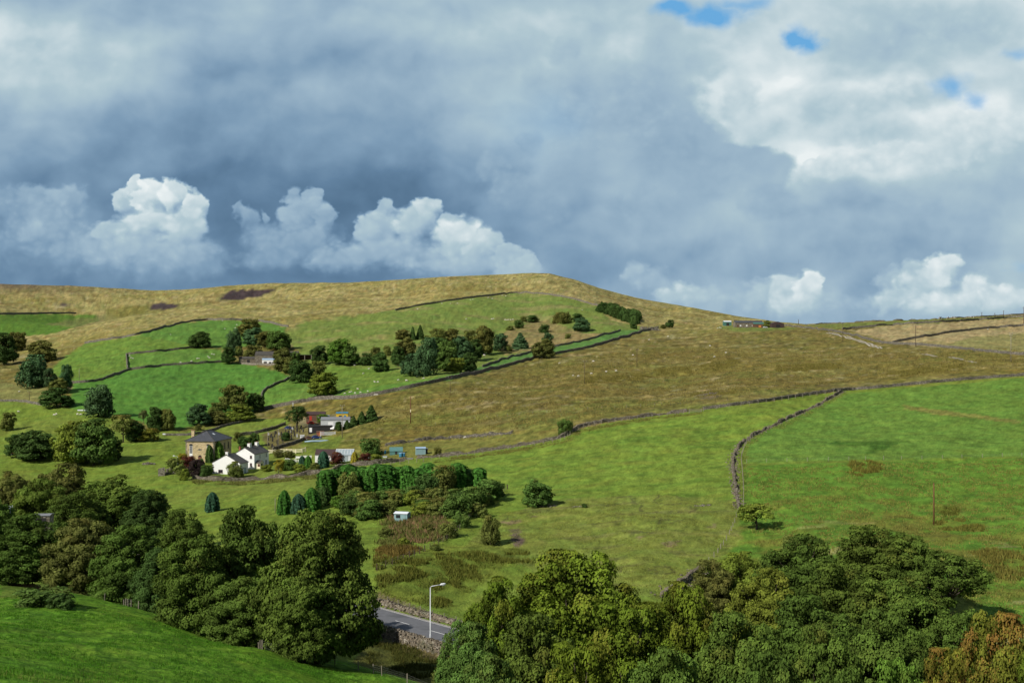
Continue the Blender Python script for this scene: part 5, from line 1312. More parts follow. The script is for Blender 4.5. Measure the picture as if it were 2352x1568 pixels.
# --- generic sheds
def shed(u, v, rz, w, l, h, rise, wmat, rmat, name, label, axis='x', parts=(), d=None, cat='shed', alpha=None):
    if alpha is not None: b, rz = frame_at(u, v, alpha, d)
    else: b = hit(u, v) if d is None else at(u, d)
    e = empty(name, b, rz); tag(e, label, cat)
    m = MB(); walls_gable(m, -w/2, w/2, -l/2, l/2, h, rise, axis); m.build('wall', M[wmat], e)
    m = MB(); roof_gable(m, -w/2, w/2, -l/2, l/2, h+.004, rise, .2, .1, axis); m.build('roof', M[rmat], e)
    for (nm, mt, x0, x1, z0, z1) in parts:
        m = MB(); m.box(x0, x1, -l/2-.05, -l/2+.02, z0, z1); m.build(nm, M[mt], e)
    return e
# hill farm: long stone barn
shed(637, 832, .05, 30, 9, 5.2, 2.6, 'rubblestone', 'stoneslate', 'stone_barn', 'long stone barn of the hill farm with mossy stone slate roof', cat='barn',
     parts=[('door', 'black', -9, -6.6, 0, 3.2), ('window', 'glass', 3, 4, 1.2, 2.4), ('window', 'glass', 9, 10, 1.2, 2.4), ('window', 'glass', 9, 10, 3.2, 4.2)])
e = shed(618, 835, .05, 9, 4, 3.2, .9, 'whitepaint', 'bluepale', 'white_lean_to', 'white fronted lean to with a pale blue roof against the hill farm barn',
     parts=[('door', 'black', -3.4, -1.2, 0, 1.9), ('window', 'glass', .2, 2.0, .5, 1.7), ('window', 'glass', 2.4, 3.8, .5, 1.7)], d=hit(637, 832).y-7.2)
shed(572, 833, .1, 13, 6, 3.0, 1.4, 'rubblestone', 'stoneslate', 'stone_outbuilding', 'low stone outbuilding beside the hill farm yard', parts=[('door', 'black', -1, 1, 0, 2.2)])
wall([(556,837),(590,838),(620,838),(650,839)], 'pale yard wall in front of the hill farm', 1.4, .7, 'palestone', stones=False)
sh_ = empty('open_shelter', hit(701, 826), .05); tag(sh_, 'open sided dark shelter beside the end of the hill farm barn', 'shelter')
m = MB(); m.box(-5, 5, -3, 3, 3.3, 3.55); m.build('roof', M['black'], sh_)
m = MB(); m.box(-5, 5, 2.8, 3, -.5, 3.29); m.build('wall', M['brown'], sh_)
for x in (-4.7, 0, 4.7):
    m = MB(); m.box(x-.2, x+.2, -2.9, -2.5, -.5, 3.29); m.build('post', M['woodpale'], sh_)
shed(826, 835, .3, 6, 2.4, 2.2, .25, 'whitepaint', 'lampglass', 'white_trailer', 'small white box trailer under the bank trees', cat='trailer', parts=[('door', 'galv', -.6, .6, .2, 1.8)])
# moor edge farm
shed(1670, 748, .05, 8, 6, 4.2, 1.0, 'greenpaint', 'lampglass', 'green_shed', 'green metal shed with a shiny roof at the moor edge farm', parts=[('door', 'black', -1.5, 1.5, 0, 3)])
shed(1718, 752, .05, 27, 8, 4.6, 2.0, 'rubblestone', 'slate', 'farmhouse', 'long low stone farmhouse on the moor edge skyline', cat='farmhouse',
     parts=[('window', 'whitepaint', -9, -7.6, 1.2, 2.4), ('window', 'whitepaint', -3, -1.6, 1.2, 2.4), ('window', 'whitepaint', 3, 4.4, 1.2, 2.4), ('door', 'whitepaint', 6.5, 7.6, 0, 2.2), ('door', 'brown', -12, -10, 0, 2.5)])
shed(1752, 752, .05, 20, 7, 3.4, 1.4, 'brown', 'greenpaint', 'farm_building', 'low farm building with a mossy green roof at the moor edge', parts=[('door', 'orange', -5, -2.6, 0, 2.0), ('door', 'orange', 3, 5.4, 0, 2.0)])
shed(1783, 752, .15, 12, 9, 3.4, 2.0, 'chestnut', 'chestnut', 'brown_barn', 'dark brown gabled barn at the end of the moor edge farm', axis='y', cat='barn', parts=[('door', 'black', -2, 2, 0, 2.8)])
far_tree('round', 1762, 752, 16, 20, 'ol', 'broadleaf_tree', 'small tree between the moor edge farm and its brown barn', 'tree')
# ruin near the plantation
rn = empty('ruined_barn', hit(1494, 758), .25); tag(rn, 'roofless grey stone ruin below the spruce plantation', 'ruin')
m = MB(); rg = random.Random(3)
for (x0, x1, y0, y1) in ((-8, 8, -.4, .4), (-8, -7.2, .4, 7), (7.2, 8, .4, 6), (-8, 5, 7, 7.7)):
    n = 9
    for k in range(n):
        f0, f1 = k/n, (k+1)/n
        h = rg.uniform(1.2, 3.6)
        if x1-x0 > y1-y0: m.box(x0+(x1-x0)*f0, x0+(x1-x0)*f1-.002, y0, y1, -1, h)
        else: m.box(x0, x1, y0+(y1-y0)*f0, y0+(y1-y0)*f1-.002, -1, h)
for _ in range(60): m.obox((rg.uniform(-11, 10), rg.uniform(-5, 0), .2), (rg.uniform(.5, 1.2), rg.uniform(.4, .9), rg.uniform(.3, .8)), rg.random()*3, rg.uniform(-.4, .4))
m.build('wall', M['palestone'], rn)
# yard buildings behind the churchyard
shed(726, 964, .1, 9, 5, 2.8, 1.2, 'brown', 'chestnut', 'brown_stable', 'dark brown roofed stable at the back of the yard', parts=[('door', 'red', -3, -1.8, 0, 2.0), ('door', 'whitepaint', 1, 2.2, 0, 2.0)])
shed(771, 980, .12, 13, 7, 3.4, 1.1, 'palewall', 'greyroof', 'grey_shed', 'pale grey walled shed with a flat looking grey roof in the yard', parts=[('door', 'whitepaint', -3.2, -.8, 0, 2.5), ('door', 'black', .5, 2.6, 0, 2.4)])
shed(786, 963, .1, 5.5, 4, 3.0, .5, 'yellow', 'blue', 'yellow_cabin', 'yellow cabin with a bright blue roof behind the grey shed', parts=[('window', 'glass', -1.5, .2, 1.0, 2.0), ('door', 'blue', .8, 1.9, 0, 2.1)], cat='cabin')
shed(736, 991, .1, 10.5, 4, 2.6, .35, 'black', 'black', 'black_shed', 'long black timber shed in front of the pale grey one', parts=[('door', 'whitepaint', -4.7, -3.6, 0, 2.0), ('door', 'black', -1, .2, 0, 2.0)])
shed(719, 994, .1, 3, 3, 1.9, .3, 'whitepaint', 'whitepaint', 'white_hut', 'small white hut beside the black shed', parts=[('door', 'brown', -.5, .5, 0, 1.8)])
shed(736, 999, .1, 3.2, 2.4, 1.5, .3, 'brick', 'brown', 'red_hut', 'little red fronted hut below the black shed', parts=[('door', 'orange', -.5, .5, 0, 1.7)])
gate(753, 1000, 6.0, .1, 'grey metal yard gate below the black shed', 7, 'galv', 1.6)
shed(694, 1009, .2, 1.8, 1.3, 1.9, .05, 'whitepaint', 'whitepaint', 'white_cabinet', 'white box standing at the churchyard wall', cat='box', parts=[('door', 'galv', -.6, .6, .15, 1.7)])
# garden
e = shed(762, 1056, .0, 11.5, 5.5, 2.3, 1.7, 'whitepaint', 'chestnut', 'summerhouse', 'white summerhouse with a brown felt roof in the garden', cat='summerhouse',
     parts=[('window', 'glass', -4.5, -3.0, .8, 1.9), ('window', 'glass', -2.2, -.8, .8, 1.9), ('door', 'glass', .2, 1.4, 0, 2.0)])
gh = shed(793, 1057, .0, 6.5, 5.5, 2.3, 1.7, 'glasspale', 'glasspale', 'greenhouse', 'glass greenhouse joined to the brown roofed summerhouse', cat='greenhouse', parts=[('door', 'galv', 1.5, 2.5, 0, 2.0)])
m = MB()
for k in range(7):
    x = -3.25+k*6.5/6; m.tube([(x, -2.98, 2.2), (x, 0, 4.13)], .05, 4); m.tube([(x, -2.81, 0), (x, -2.81, 2.2)], .04, 4)
m.build('glazing_bar', M['whitepaint'], gh)
m = MB(); m.tube([(-3.4, 0, 4.2), (3.4, 0, 4.2)], .09, 5); m.build('ridge', M['whitepaint'], gh)
def bench(u, v, rz, w, label):
    b = hit(u, v); e = empty('garden_bench', b, rz); tag(e, label, 'bench')
    m = MB(); m.box(-w/2, w/2, -.3, .3, .42, .48); m.build('seat', M['whitepaint'], e)
    m = MB()
    for k in range(3): m.box(-w/2, w/2, .28, .34, .6+k*.22, .74+k*.22)
    m.build('backrest', M['whitepaint'], e)
    for x in (-w/2+.1, w/2-.1):
        for y in (-.25, .3):
            q = MB(); q.box(x-.05, x+.05, y-.05, y+.05, -.1, .415); q.build('leg', M['whitepaint'], e)
bench(703, 1053, .1, 4.2, 'white slatted garden bench in front of the dark garden shrubs')
bench(686, 1055, -.3, 2.8, 'smaller white garden bench next to the slatted one')
fence([(655,1058),(680,1062),(692,1062)], 'short white picket fence beside the garden bench', 1.1, .9, .06, rails=(.4, .9), wires=(), mat='whitepaint', name='picket_fence')
shed(910, 1042, .1, 4.8, 3.2, 1.3, 1.2, 'teal', 'teal', 'green_shed', 'dark green allotment shed with a pitched roof', parts=[('door', 'black', -.4, .4, 0, 1.3)])
shed(966, 1043, .15, 3.6, 2.6, 2.3, .4, 'tealpale', 'bluepale', 'pale_blue_shed', 'pale blue green allotment shed with a slanting side', parts=[('door', 'tealpale', -.5, .5, 0, 1.8)])
shed(975, 1041, .15, 2.2, 2.2, 1.7, .2, 'black', 'greyroof', 'black_lean_to', 'small black lean to beside the pale blue shed', parts=[('door', 'brown', -.4, .4, 0, 1.4)])
def tank(u, v, r, h, label, mat='blue'):
    e = empty('water_tank', hit(u, v)); tag(e, label, 'tank')
    m = MB(); m.tube([(0, 0, 0), (0, 0, h*.1), (0, 0, h*.9), (0, 0, h)], [r*.95, r, r, r*.95], 14); m.build('barrel', M[mat], e, True)
    m = MB(); m.tube([(0, 0, h), (0, 0, h+.08)], [r*1.03, r*.9], 14); m.build('lid', M['bluepale'], e)
tank(921, 1049, .75, 1.5, 'blue water tank in front of the dark green shed')
tank(928, 1048, .5, 1.3, 'smaller blue water butt beside the blue tank')
tank(885, 1042, .35, 1.3, 'slim blue barrel at the end of the allotment shed')
tank(782, 1060, .35, 1.3, 'green barrel in front of the greenhouse', 'greenpaint')
for (u, v, w, mt, lb) in ((846, 1052, 2.2, 'palewall', 'pale cold frame beside the allotment border'), (884, 1050, 1.6, 'palewall', 'pale box frame beyond the cold frame'), (940, 1055, 2.6, 'woodpale', 'weathered pallet stack in the allotment')):
    e = empty('cold_frame', hit(u, v), .1); tag(e, lb, 'frame')
    m = MB(); m.box(-w/2, w/2, -.6, .6, -.1, .5); m.build('box', M[mt], e)
    m = MB(); m.box(-w/2-.05, w/2+.05, -.65, .65, .503, .56); m.build('lid', M['glasspale'], e)
e = empty('tarpaulin_roll', hit(733, 1014), .25); tag(e, 'pale blue tarpaulin roll lying beside the yard lane', 'tarpaulin')
m = MB(); m.tube([(-6, 0, .15), (-3, .2, .28), (0, 0, .25), (3, -.2, .3), (6, .1, .15)], [.2, .4, .35, .4, .2], 8); m.build('roll', M['bluepale'], e, True)
# shed and hut among the trees
e = shed(924, 1196, .2, 3.4, 2.4, 2.0, .25, 'tealpale', 'lampglass', 'grey_shed', 'grey blue shed with a pale roof among the red weeds', parts=[('window', 'glass', -1.2, -.1, .9, 1.7), ('door', 'tealpale', .3, 1.2, 0, 1.8)], alpha=20)
e = shed(100, 1210, .1, 3.2, 2.5, 2.4, .15, 'palestone', 'greyroof', 'stone_hut', 'small stone hut with a flat roof between the ravine sycamores', parts=[('door', 'black', -1.1, .9, 0, 2.0)], d=222, cat='hut')
e.location.z = CZ-(1209-CV)/F*222
e = empty('cattle_trailer', at(2, 238), .2); e.location.z = CZ-(1183-CV)/F*238; tag(e, 'pale slatted trailer at the picture edge among the sycamores', 'trailer')
m = MB(); m.box(-2.2, 2.2, -1, 1, .5, .62); m.build('bed', M['galv'], e)
m = MB()
for k in range(5): m.box(-2.2, 2.2, -1.0, -.95, .75+k*.26, .85+k*.26); m.box(-2.2, 2.2, .95, 1.0, .75+k*.26, .85+k*.26)
for x in (-2.15, -1.1, 0, 1.1, 2.15): m.box(x-.04, x+.04, -.94, -.88, .625, 2.0); m.box(x-.04, x+.04, .88, .94, .625, 2.0)
m.build('slatted_side', M['lampglass'], e)
for s in (-1, 1):
    q = MB(); q.tube([(0, s*1.0-.1, .35), (0, s*1.0+.1, .35)], .35, 14); q.build('wheel', M['tyre'], e)
# ruined outhouse, rubble, spoil heap
ro = empty('ruined_outhouse', hit(378, 1092), .15); tag(ro, 'roofless stone outhouse stub beside the garden wall', 'ruin')
m = MB(); rg = random.Random(8)
for (x0, x1, y0, y1, hs) in ((-2.2, .2, -.3, .3, (2.6, 2.8, 2.9)), (-2.2, -1.6, .3, 3, (2.4, 2.0, 1.6)), (.2, 3.6, 1.5, 2.0, (2.3, 2.6, 1.4)), (-1.6, .2, 2.7, 3.2, (1.5, 1.2, .9))):
    for k, h in enumerate(hs):
        if x1-x0 > y1-y0: m.box(x0+(x1-x0)*k/3, x0+(x1-x0)*(k+1)/3-.002, y0, y1, -.6, h)
        else: m.box(x0, x1, y0+(y1-y0)*k/3, y0+(y1-y0)*(k+1)/3-.002, -.6, h)
m.build('wall', M['palestone'], ro)
def heap(u, v, w, l, h, n, mat, name, label, cat, size=(.3, .9), d=None):
    rg = random.Random(n); b = hit(u, v) if d is None else at(u, d)
    m = MB()
    for _ in range(n):
        a, r = rg.random()*6.28, rg.random()**.6
        x, y = math.cos(a)*r*w/2, math.sin(a)*r*l/2; z = ground(b.x+x, b.y+y)-b.z+(1-r)*h*rg.random()
        s = rg.uniform(*size)
        m.obox((x, y, z+.05), (s, s*rg.uniform(.5, .9), s*rg.uniform(.4, .8)), rg.random()*3, rg.uniform(-.6, .6))
    o = m.build(name, M[mat]); o.location = b; return tag(o, label, cat)
heap(342, 1066, 5.5, 2.5, .8, 70, 'palestone', 'rubble_heap', 'heap of pale rubble on the green slope before the chapel', 'rubble')
heap(48, 1346, 7, 3, 1.2, 110, 'soil', 'spoil_heap', 'brown spoil heap at the top of the foreground pasture', 'heap', (.25, .8))
heap(1258, 1163, 4.5, 1.8, .5, 45, 'palestone', 'stone_heap', 'scatter of pale stones beside the leaning trunk hawthorn', 'rubble', (.2, .6))
heap(1632, 905, 7, 3, .8, 45, 'rubblestone', 'stone_heap', 'loose stones in the little quarry scrape above the gate', 'rubble')
heap(1325, 1164, 2.6, 1, .3, 14, 'palestone', 'stone_heap', 'few pale stones beside the tiny dark shrub', 'rubble', (.15, .4))
heap(1618, 1161, 5, 1.5, .3, 24, 'palestone', 'stone_heap', 'line of pale stones in the pasture near the broken wall', 'rubble', (.2, .45))
# slim lying things
for u, v, w, lb in ((290, 907+0, 6, 'pale plank trough beside the broad blue green poplar'), (384, 998, 4, 'white trough on the lane before the chapel')):
    e = empty('water_trough', hit(u if u > 300 else 192, v if u > 300 else 943), .1); tag(e, lb, 'trough')
    m = MB(); m.box(-w/2, w/2, -.4, .4, 0, .12); m.box(-w/2, w/2, -.4, -.32, .12, .6); m.box(-w/2, w/2, .32, .4, .12, .6); m.box(-w/2, -w/2+.08, -.319, .319, .12, .6); m.box(w/2-.08, w/2, -.319, .319, .12, .6)
    m.build('basin', M['lampglass'], e)
# the rough track
def track(uv, w, label):
    P = resample(smooth_line(line_world(uv), 2), 3.0)
    for s in (-.62, .62):
        V = []; rg = random.Random(int(w*10+s*3))
        for i, (x, y) in enumerate(P):
            a = P[max(i-1, 0)]; c = P[min(i+1, len(P)-1)]; L = math.hypot(c[0]-a[0], c[1]-a[1]); nx, ny = -(c[1]-a[1])/L, (c[0]-a[0])/L
            for k in (-.5, .5):
                X, Y = x+nx*(s*w+k*w*rg.uniform(.55, .9)), y+ny*(s*w+k*w*rg.uniform(.55, .9)); V.append((X, Y, ground(X, Y)+.12))
        Fc = [(2*i, 2*i+1, 2*i+3, 2*i+2) for i in range(len(P)-1)]
        tag(put(bpy.data.objects.new('track', np_mesh('track', np.array(V), np.array(Fc), M['track']))), label, kind='structure')
track([(1901,764),(1930,770),(1960,779),(1995,789),(2022,801)], 1.5, 'pale gravel wheel track beside the straw coloured fields')
track([(2112,814),(2140,816),(2165,819)], 1.2, 'short pale stretch of the wheel track')
track([(2182,820),(2205,824),(2238,833)], 1.4, 'lower pale stretch of the wheel track')
# ------------------------------------------------------------------ poles and lamps
def pole(u, vb, vt, mat, label, arms=1, r=.13, kink=False, lean=0.0):
    b = hit(u, vb); H = (vb-vt)/F*b.y
    e = empty('utility_pole', b, rnd.uniform(-.3, .3)); tag(e, label, 'utility pole')
    r = max(r, b.y*.00022)
    m = MB(); m.tube([(0, 0, -.6), (0, 0, H*.5), (lean, 0, H)], [r*1.15, r, r*.8], 8); m.build('shaft', M[mat], e, True)
    for k in range(arms):
        m = MB(); z = H-.35-k*.9; m.box(-1.0+k*.2, 1.0-k*.2, -.07, .07, z, z+.16); a = m.build('crossarm', M['wooddark'], e)
        for x in (-.8+k*.2, 0, .8-k*.2):
            if arms > 1 or x: 
                q = MB(); q.tube([(x, 0, z+.16), (x, 0, z+.42)], [.07, .05], 6); q.build('insulator', M['galv'], a)
    if kink:
        m = MB(); m.box(-.16, .16, -.2, .0, H*.42, H*.52); m.build('notice_plate', M['cream'], e)
    return e
pole(943, 972, 910, 'woodred', 'red brown pole standing alone on the lower moor', 0, .17, True)
pole(2145, 1204, 1108, 'woodred', 'red brown pole in the big rushy field', 0, .15, False)
pole(786, 1006, 930, 'woodpale', 'pale grey pole below the pale grey yard shed', 1, .13)
pole(639, 1031, 984, 'woodpale', 'pale pole in the lower corner of the churchyard', 0, .11)
pole(615, 1029, 990, 'woodpale', 'pale pole behind the white house roof', 0, .11)
pole(1034, 905, 866, 'wooddark', 'dark pole beside the moor wall', 1, .12)
pole(1343, 881, 829, 'wooddark', 'dark pole among the sheep on the open moor', 1, .12)
pole(1463, 843, 801, 'wooddark', 'dark pole high on the open moor', 1, .12)
pole(1936, 785, 741, 'wooddark', 'dark pole beside the top of the rough track', 1, .15)
pole(2103, 795, 747, 'wooddark', 'dark pole where the straw field walls meet', 1, .15)
pole(2322, 830, 765, 'woodpale', 'grey double armed pole below the straw coloured fields', 2, .15)
pole(2255, 732, 717, 'wooddark', 'small skyline pole beyond the cattle', 1, .1)
pole(2285, 731, 719, 'wooddark', 'smaller skyline pole between its two neighbours', 1, .1)
pole(2305, 729, 713, 'wooddark', 'skyline pole nearest the picture edge pole', 1, .1)
pole(2351, 747, 705, 'wooddark', 'tall dark pole cut by the picture edge', 1, .15)
pole(1834, 745, 733, 'wooddark', 'tiny lone pole on the skyline beyond the brown barn', 0, .12)
pole(182, 872, 846, 'woodpale', 'thin pale pole in the far green field beside the poplars', 0, .1)
pole(67, 925, 898, 'wooddark', 'small dark pole on the knoll', 1, .1)
pole(632, 1176, 1144, 'woodpale', 'pale post in the paddock beside the stepped cypresses', 0, .09)
pole(673, 935, 924, 'lampglass', 'white topped post at the moor wall', 0, .1)
def lamp(base, H, rz, label, reach=1.6, r=.085):
    e = empty('street_lamp', base, rz); tag(e, label, 'street lamp')
    m = MB(); m.tube([(0, 0, -.3), (0, 0, 1.2), (0, 0, 1.25), (0, 0, H*.97)], [r*1.5, r*1.4, r, r*.75], 10); m.build('column', M['galv'], e, True)
    pts = [(0, 0, H*.965), (.06, 0, H*.985), (.22, 0, H*.998), (reach*.6, 0, H+.10), (reach, 0, H+.17)]
    m = MB(); m.tube(pts, [r*.75, r*.72, r*.7, r*.6, r*.6], 8); m.build('arm', M['galv'], e, True)
    m = MB(); m.tube([(reach-.1, 0, H+.16), (reach+.1, 0, H+.22), (reach+.6, 0, H+.29), (reach+.8, 0, H+.29)], [.08, .17, .16, .06], 10); h = m.build('lamp_head', M['galv'], e, True)
    m = MB(); m.tube([(reach+.12, 0, H+.1), (reach+.3, 0, H+.09), (reach+.62, 0, H+.16), (reach+.7, 0, H+.2)], [.05, .11, .1, .04], 8); m.build('diffuser', M['lampglass'], h, True)
    return e
_lp = RA+_rd*((at(989, 172).x-RA[0])*_rd[0]+(172-RA[1])*_rd[1])-_rn*4.2
# slide along the verge until it stands on the sight line of the lamp foot
best = min(np.arange(60, 160, .1), key=lambda t: abs(CU+F*(RA+_rd*t-_rn*4.2)[0]/(RA+_rd*t-_rn*4.2)[1]-988.5))
_lp = RA+_rd*best-_rn*4.2
lamp((_lp[0], _lp[1], ROADZ+CZ), (1455-1327)/F*_lp[1], .12, 'tall grey street lamp with a bent arm beside the valley road')
bl = hit(408, 1078); lamp(bl, 30/F*bl.y, math.pi, 'street lamp with a white head beside the chapel shrubs', 1.0, .07)
bl = at(414, 232); lamp(bl, (CZ-(1203-CV)/F*232)-bl.z, .5, 'street lamp head poking out of the ravine sycamores', 1.0, .07)
# ------------------------------------------------------------------ animals
def skin(name, verts, edges, radii, mat, sub=1, root=0):
    me = bpy.data.meshes.new(name); me.from_pydata(verts, edges, []); o = put(bpy.data.objects.new(name, me))
    md = o.modifiers.new('s', 'SKIN'); sv = me.skin_vertices[0].data
    for i, r in enumerate(radii): sv[i].radius = r if isinstance(r, tuple) else (r, r)
    sv[root].use_root = True
    sb = o.modifiers.new('b', 'SUBSURF'); sb.levels = sb.render_levels = sub
    dg = bpy.context.evaluated_depsgraph_get(); m2 = bpy.data.meshes.new_from_object(o.evaluated_get(dg)); m2.name = name
    bpy.data.objects.remove(o); bpy.data.meshes.remove(me)
    m2.materials.clear(); m2.materials.append(mat)
    m2.polygons.foreach_set('use_smooth', [True]*len(m2.polygons)); return m2
def quadruped(name, L, H, br, mat, grazing, neck=.28, leg=.055):
    by = H*.68; v = [(0, 0, by), (L*.38, 0, by+H*.03), (-L*.36, 0, by+.02)]; e = [(0, 1), (0, 2)]; r = [(br, br*1.05), (br*.85, br*.9), (br*.9, br*.95)]
    def add(p, par, rad): v.append(p); e.append((par, len(v)-1)); r.append(rad); return len(v)-1
    if grazing: n1 = add((L*.56, 0, by-H*.12), 1, br*.42); h1 = add((L*.68, 0, H*.22), n1, br*.34); add((L*.80, 0, H*.08), h1, br*.2)
    else: n1 = add((L*.52, 0, by+H*.18), 1, br*.45); h1 = add((L*.60, 0, H*1.02), n1, br*.36); add((L*.80, 0, H*.96), h1, br*.22)
    for s in (-1, 1):
        k = add((L*.36, s*br*.6, by-H*.28), 1, leg*1.5); k = add((L*.37, s*br*.6, H*.30), k, leg); add((L*.36, s*br*.6, 0), k, leg*.9)
        k = add((-L*.36, s*br*.62, by-H*.25), 2, leg*1.8); k = add((-L*.43, s*br*.62, H*.30), k, leg); add((-L*.40, s*br*.62, 0), k, leg*.9)
        add((v[h1][0]-L*.02, s*br*.55, v[h1][2]+H*.04), h1, br*.1)
    t = add((-L*.5, 0, by), 2, leg*.7); add((-L*.54, 0, by-H*.25), t, leg*.5)
    return skin(name, v, e, r, mat)
def hide_material(name, body, face, L, patches=None):
    m, g, b = material(name)
    p = g.n('ShaderNodeTexCoord').outputs['Object']; s = g.sep(p)
    c = g.mix(g.rng(s[0], L*.60, L*.64), body, face)
    c = g.mix(g.rng(s[2], .24, .16), c, face)
    if patches: c = g.mix(g.rng(g.noise(p, 1.1, 2), .47, .53), c, patches)
    n = g.noise(p, 9, 3); f = g.add(g.mul(n, .5), .75); c = g.mix(1.0, c, g.vec(f, f, f), 'MULTIPLY')
    g._in(b.inputs['Base Color'], c); b.inputs['Roughness'].default_value = .95; return m
ms = hide_material('sheep_fleece', (.56, .53, .46), (.45, .42, .35), 1.25)
SHEEP = [quadruped('sheep', 1.25, .9, .33, ms, True), quadruped('sheep', 1.25, .9, .33, ms, False)]
def animal(meshes, u, v, name, label, cat, group, scale=1.0, i=[0]):
    i[0] += 1
    o = put(bpy.data.objects.new(name, meshes[i[0] % 3 == 0 and 1 or 0])); o.location = hit(u, v); o.rotation_euler = (0, 0, rnd.choice((0, math.pi))+rnd.uniform(-.7, .7))
    k = scale*rnd.uniform(.9, 1.1); o.scale = (k, k, k); tag(o, label, cat, group)
def A_(l): return [(x*.25, y*.25+612.5) for x, y in l]
def B_(l): return [(x*.25+392, y*.25+698) for x, y in l]
def C_(l): return [(x*.2917+882, y*.2917+612.5) for x, y in l]
def D_(l): return [(x*.3333+1568, y*.3333+612.5) for x, y in l]
FLOCKS = [
 (A_([(1567,623),(2067,568),(2163,562),(2175,533),(2045,495),(2112,614)]), 'sheep scattered over the upper field above the lone rounded tree', 1.25),
 (A_([(1190,820),(1205,838),(1222,843)]), 'sheep in the corner of the small walled field', 1.25),
 (A_([(1660,880),(1760,868),(1812,845),(1830,843),(1910,825),(1925,838),(1948,802),(1968,806)]), 'sheep strung across the small walled field beside the farm trees', 1.25),
 (A_([(172,1332),(497,1363),(517,1354),(711,1357),(743,1360)]), 'sheep in the low pasture before the broad poplar', 1.25),
 (A_([(178,1146)]), 'single sheep on the dry knoll', 1.2),
 (B_([(1820,597),(1770,640),(1690,565),(1875,718),(1905,718),(2092,700),(2168,705),(2265,668)]), 'sheep on the green slope below the dense wood', 1.25),
 (B_([(1600,825),(1645,813),(1660,808),(1695,820),(1720,782),(1745,815),(1812,803),(1820,838),(1880,838),(1897,836),(1440,858),(1295,877),(1203,887)]), 'sheep along the moor wall near the round olive tree', 1.2),
 (C_([(455,290),(525,290),(578,288),(265,333),(680,260),(700,257),(820,243),(852,250),(930,225),(960,230)]), 'sheep under the curved wall at the hill top', 1.5),
 (C_([(848,412),(862,410),(953,418),(965,420),(978,418),(997,418),(1015,416),(648,412),(1560,340)]), 'sheep in the middle of the high hill pasture', 1.5),
 (C_([(710,705),(788,698)]), 'pair of sheep at the end of the dense wood', 1.5),
 (C_([(262,866),(180,897),(313,880)]), 'sheep in the shade at the foot of the dense wood', 1.3),
 (C_([(1490,860),(1530,862),(1632,843),(1748,828),(1828,820)]), 'sheep beside the dark pole on the open moor', 1.3),
 (C_([(1960,697),(2235,548),(2088,575),(1648,745),(1380,760)]), 'sheep spread over the high open moor', 1.3),
 (C_([(640,1347)]), 'single sheep at the broken wall above the allotments', 1.1),
 (D_([(187,546),(299,593),(220,622)]), 'three sheep on the moor below the farm on the skyline', 1.3),
 (D_([(255,420),(265,422),(240,424)]), 'sheep close by the green metal shed', 1.4),
 (D_([(2103,432)]), 'single sheep in the straw coloured field', 1.4),
]
for pts, lb, sc in FLOCKS:
    for u, v in pts: animal(SHEEP, u, v+1.0, 'sheep', lb, 'sheep', lb if len(pts) > 1 else None, sc*.74)
mc = hide_material('cow_hide', (.05, .03, .03), (.05, .03, .03), 2.2, (.70, .68, .64))
COW = [quadruped('cow', 2.2, 1.45, .42, mc, True), quadruped('cow', 2.2, 1.45, .42, mc, False)]
for u, v in D_([(1772,358),(1830,356),(1862,354),(1995,352)]): animal(COW, u, v+1, 'cow', 'dark and white cow on the skyline ridge', 'cow', 'cattle on the skyline', 1.3)
# ------------------------------------------------------------------ headstones
def headstone_mesh(name, w, h, t, arch, mat):
    n = 6; pts = [(-w/2, -.2), (w/2, -.2)]+([(math.cos(math.pi*k/n)*w/2, h-w/2+math.sin(math.pi*k/n)*w/2) for k in range(n+1)] if arch else [(w/2, h*.92), (0, h), (-w/2, h*.92)])
    m = MB(); k = len(pts); m.add([(a, -t/2, z) for a, z in pts]+[(a, t/2, z) for a, z in pts], [tuple(range(k)), tuple(range(k, 2*k))[::-1]]+[(i, (i+1) % k, (i+1) % k+k, i+k) for i in range(k)])
    m.box(-w*.6, w*.6, -t*1.3, t*1.3, -.3, .12); return m.mesh(name, M[mat])
HS = [headstone_mesh('headstone', .8, 1.5, .16, True, 'headstone'), headstone_mesh('headstone', .75, 1.7, .16, False, 'headstone'), headstone_mesh('headstone', .55, 2.1, .5, False, 'headstone')]
HP = [headstone_mesh('headstone', .7, 1.3, .16, True, 'headpale'), headstone_mesh('headstone', .8, 1.5, .16, False, 'headpale')]
poly = poly_world([(612,1000),(655,985),(690,975),(700,998),(660,1016),(628,1030),(606,1020)])
rg = random.Random(21); x0, y0 = poly.min(0); x1, y1 = poly.max(0); n = 0; tries = 0
placed = []
while n < 46 and tries < 4000:
    tries += 1; x, y = rg.uniform(x0, x1), rg.uniform(y0, y1)
    if not inside(poly, np.array([x]), np.array([y]))[0] or any(math.hypot(x-a, y-b_) < 1.6 for a, b_ in placed): continue
    placed.append((x, y)); pale = rg.random() < .16
    o = put(bpy.data.objects.new('headstone', rg.choice(HP if pale else HS))); o.location = (x, y, ground(x, y)); o.rotation_euler = (rg.uniform(-.06, .06), rg.uniform(-.06, .06), .25+rg.uniform(-.12, .12))
    k = rg.uniform(.65, .95); o.scale = (k, k, k)
    tag(o, 'pale headstone among the darker ones in the churchyard' if pale else 'dark upright headstone in the sloping churchyard', 'headstone', 'pale headstones' if pale else 'dark headstones'); n += 1
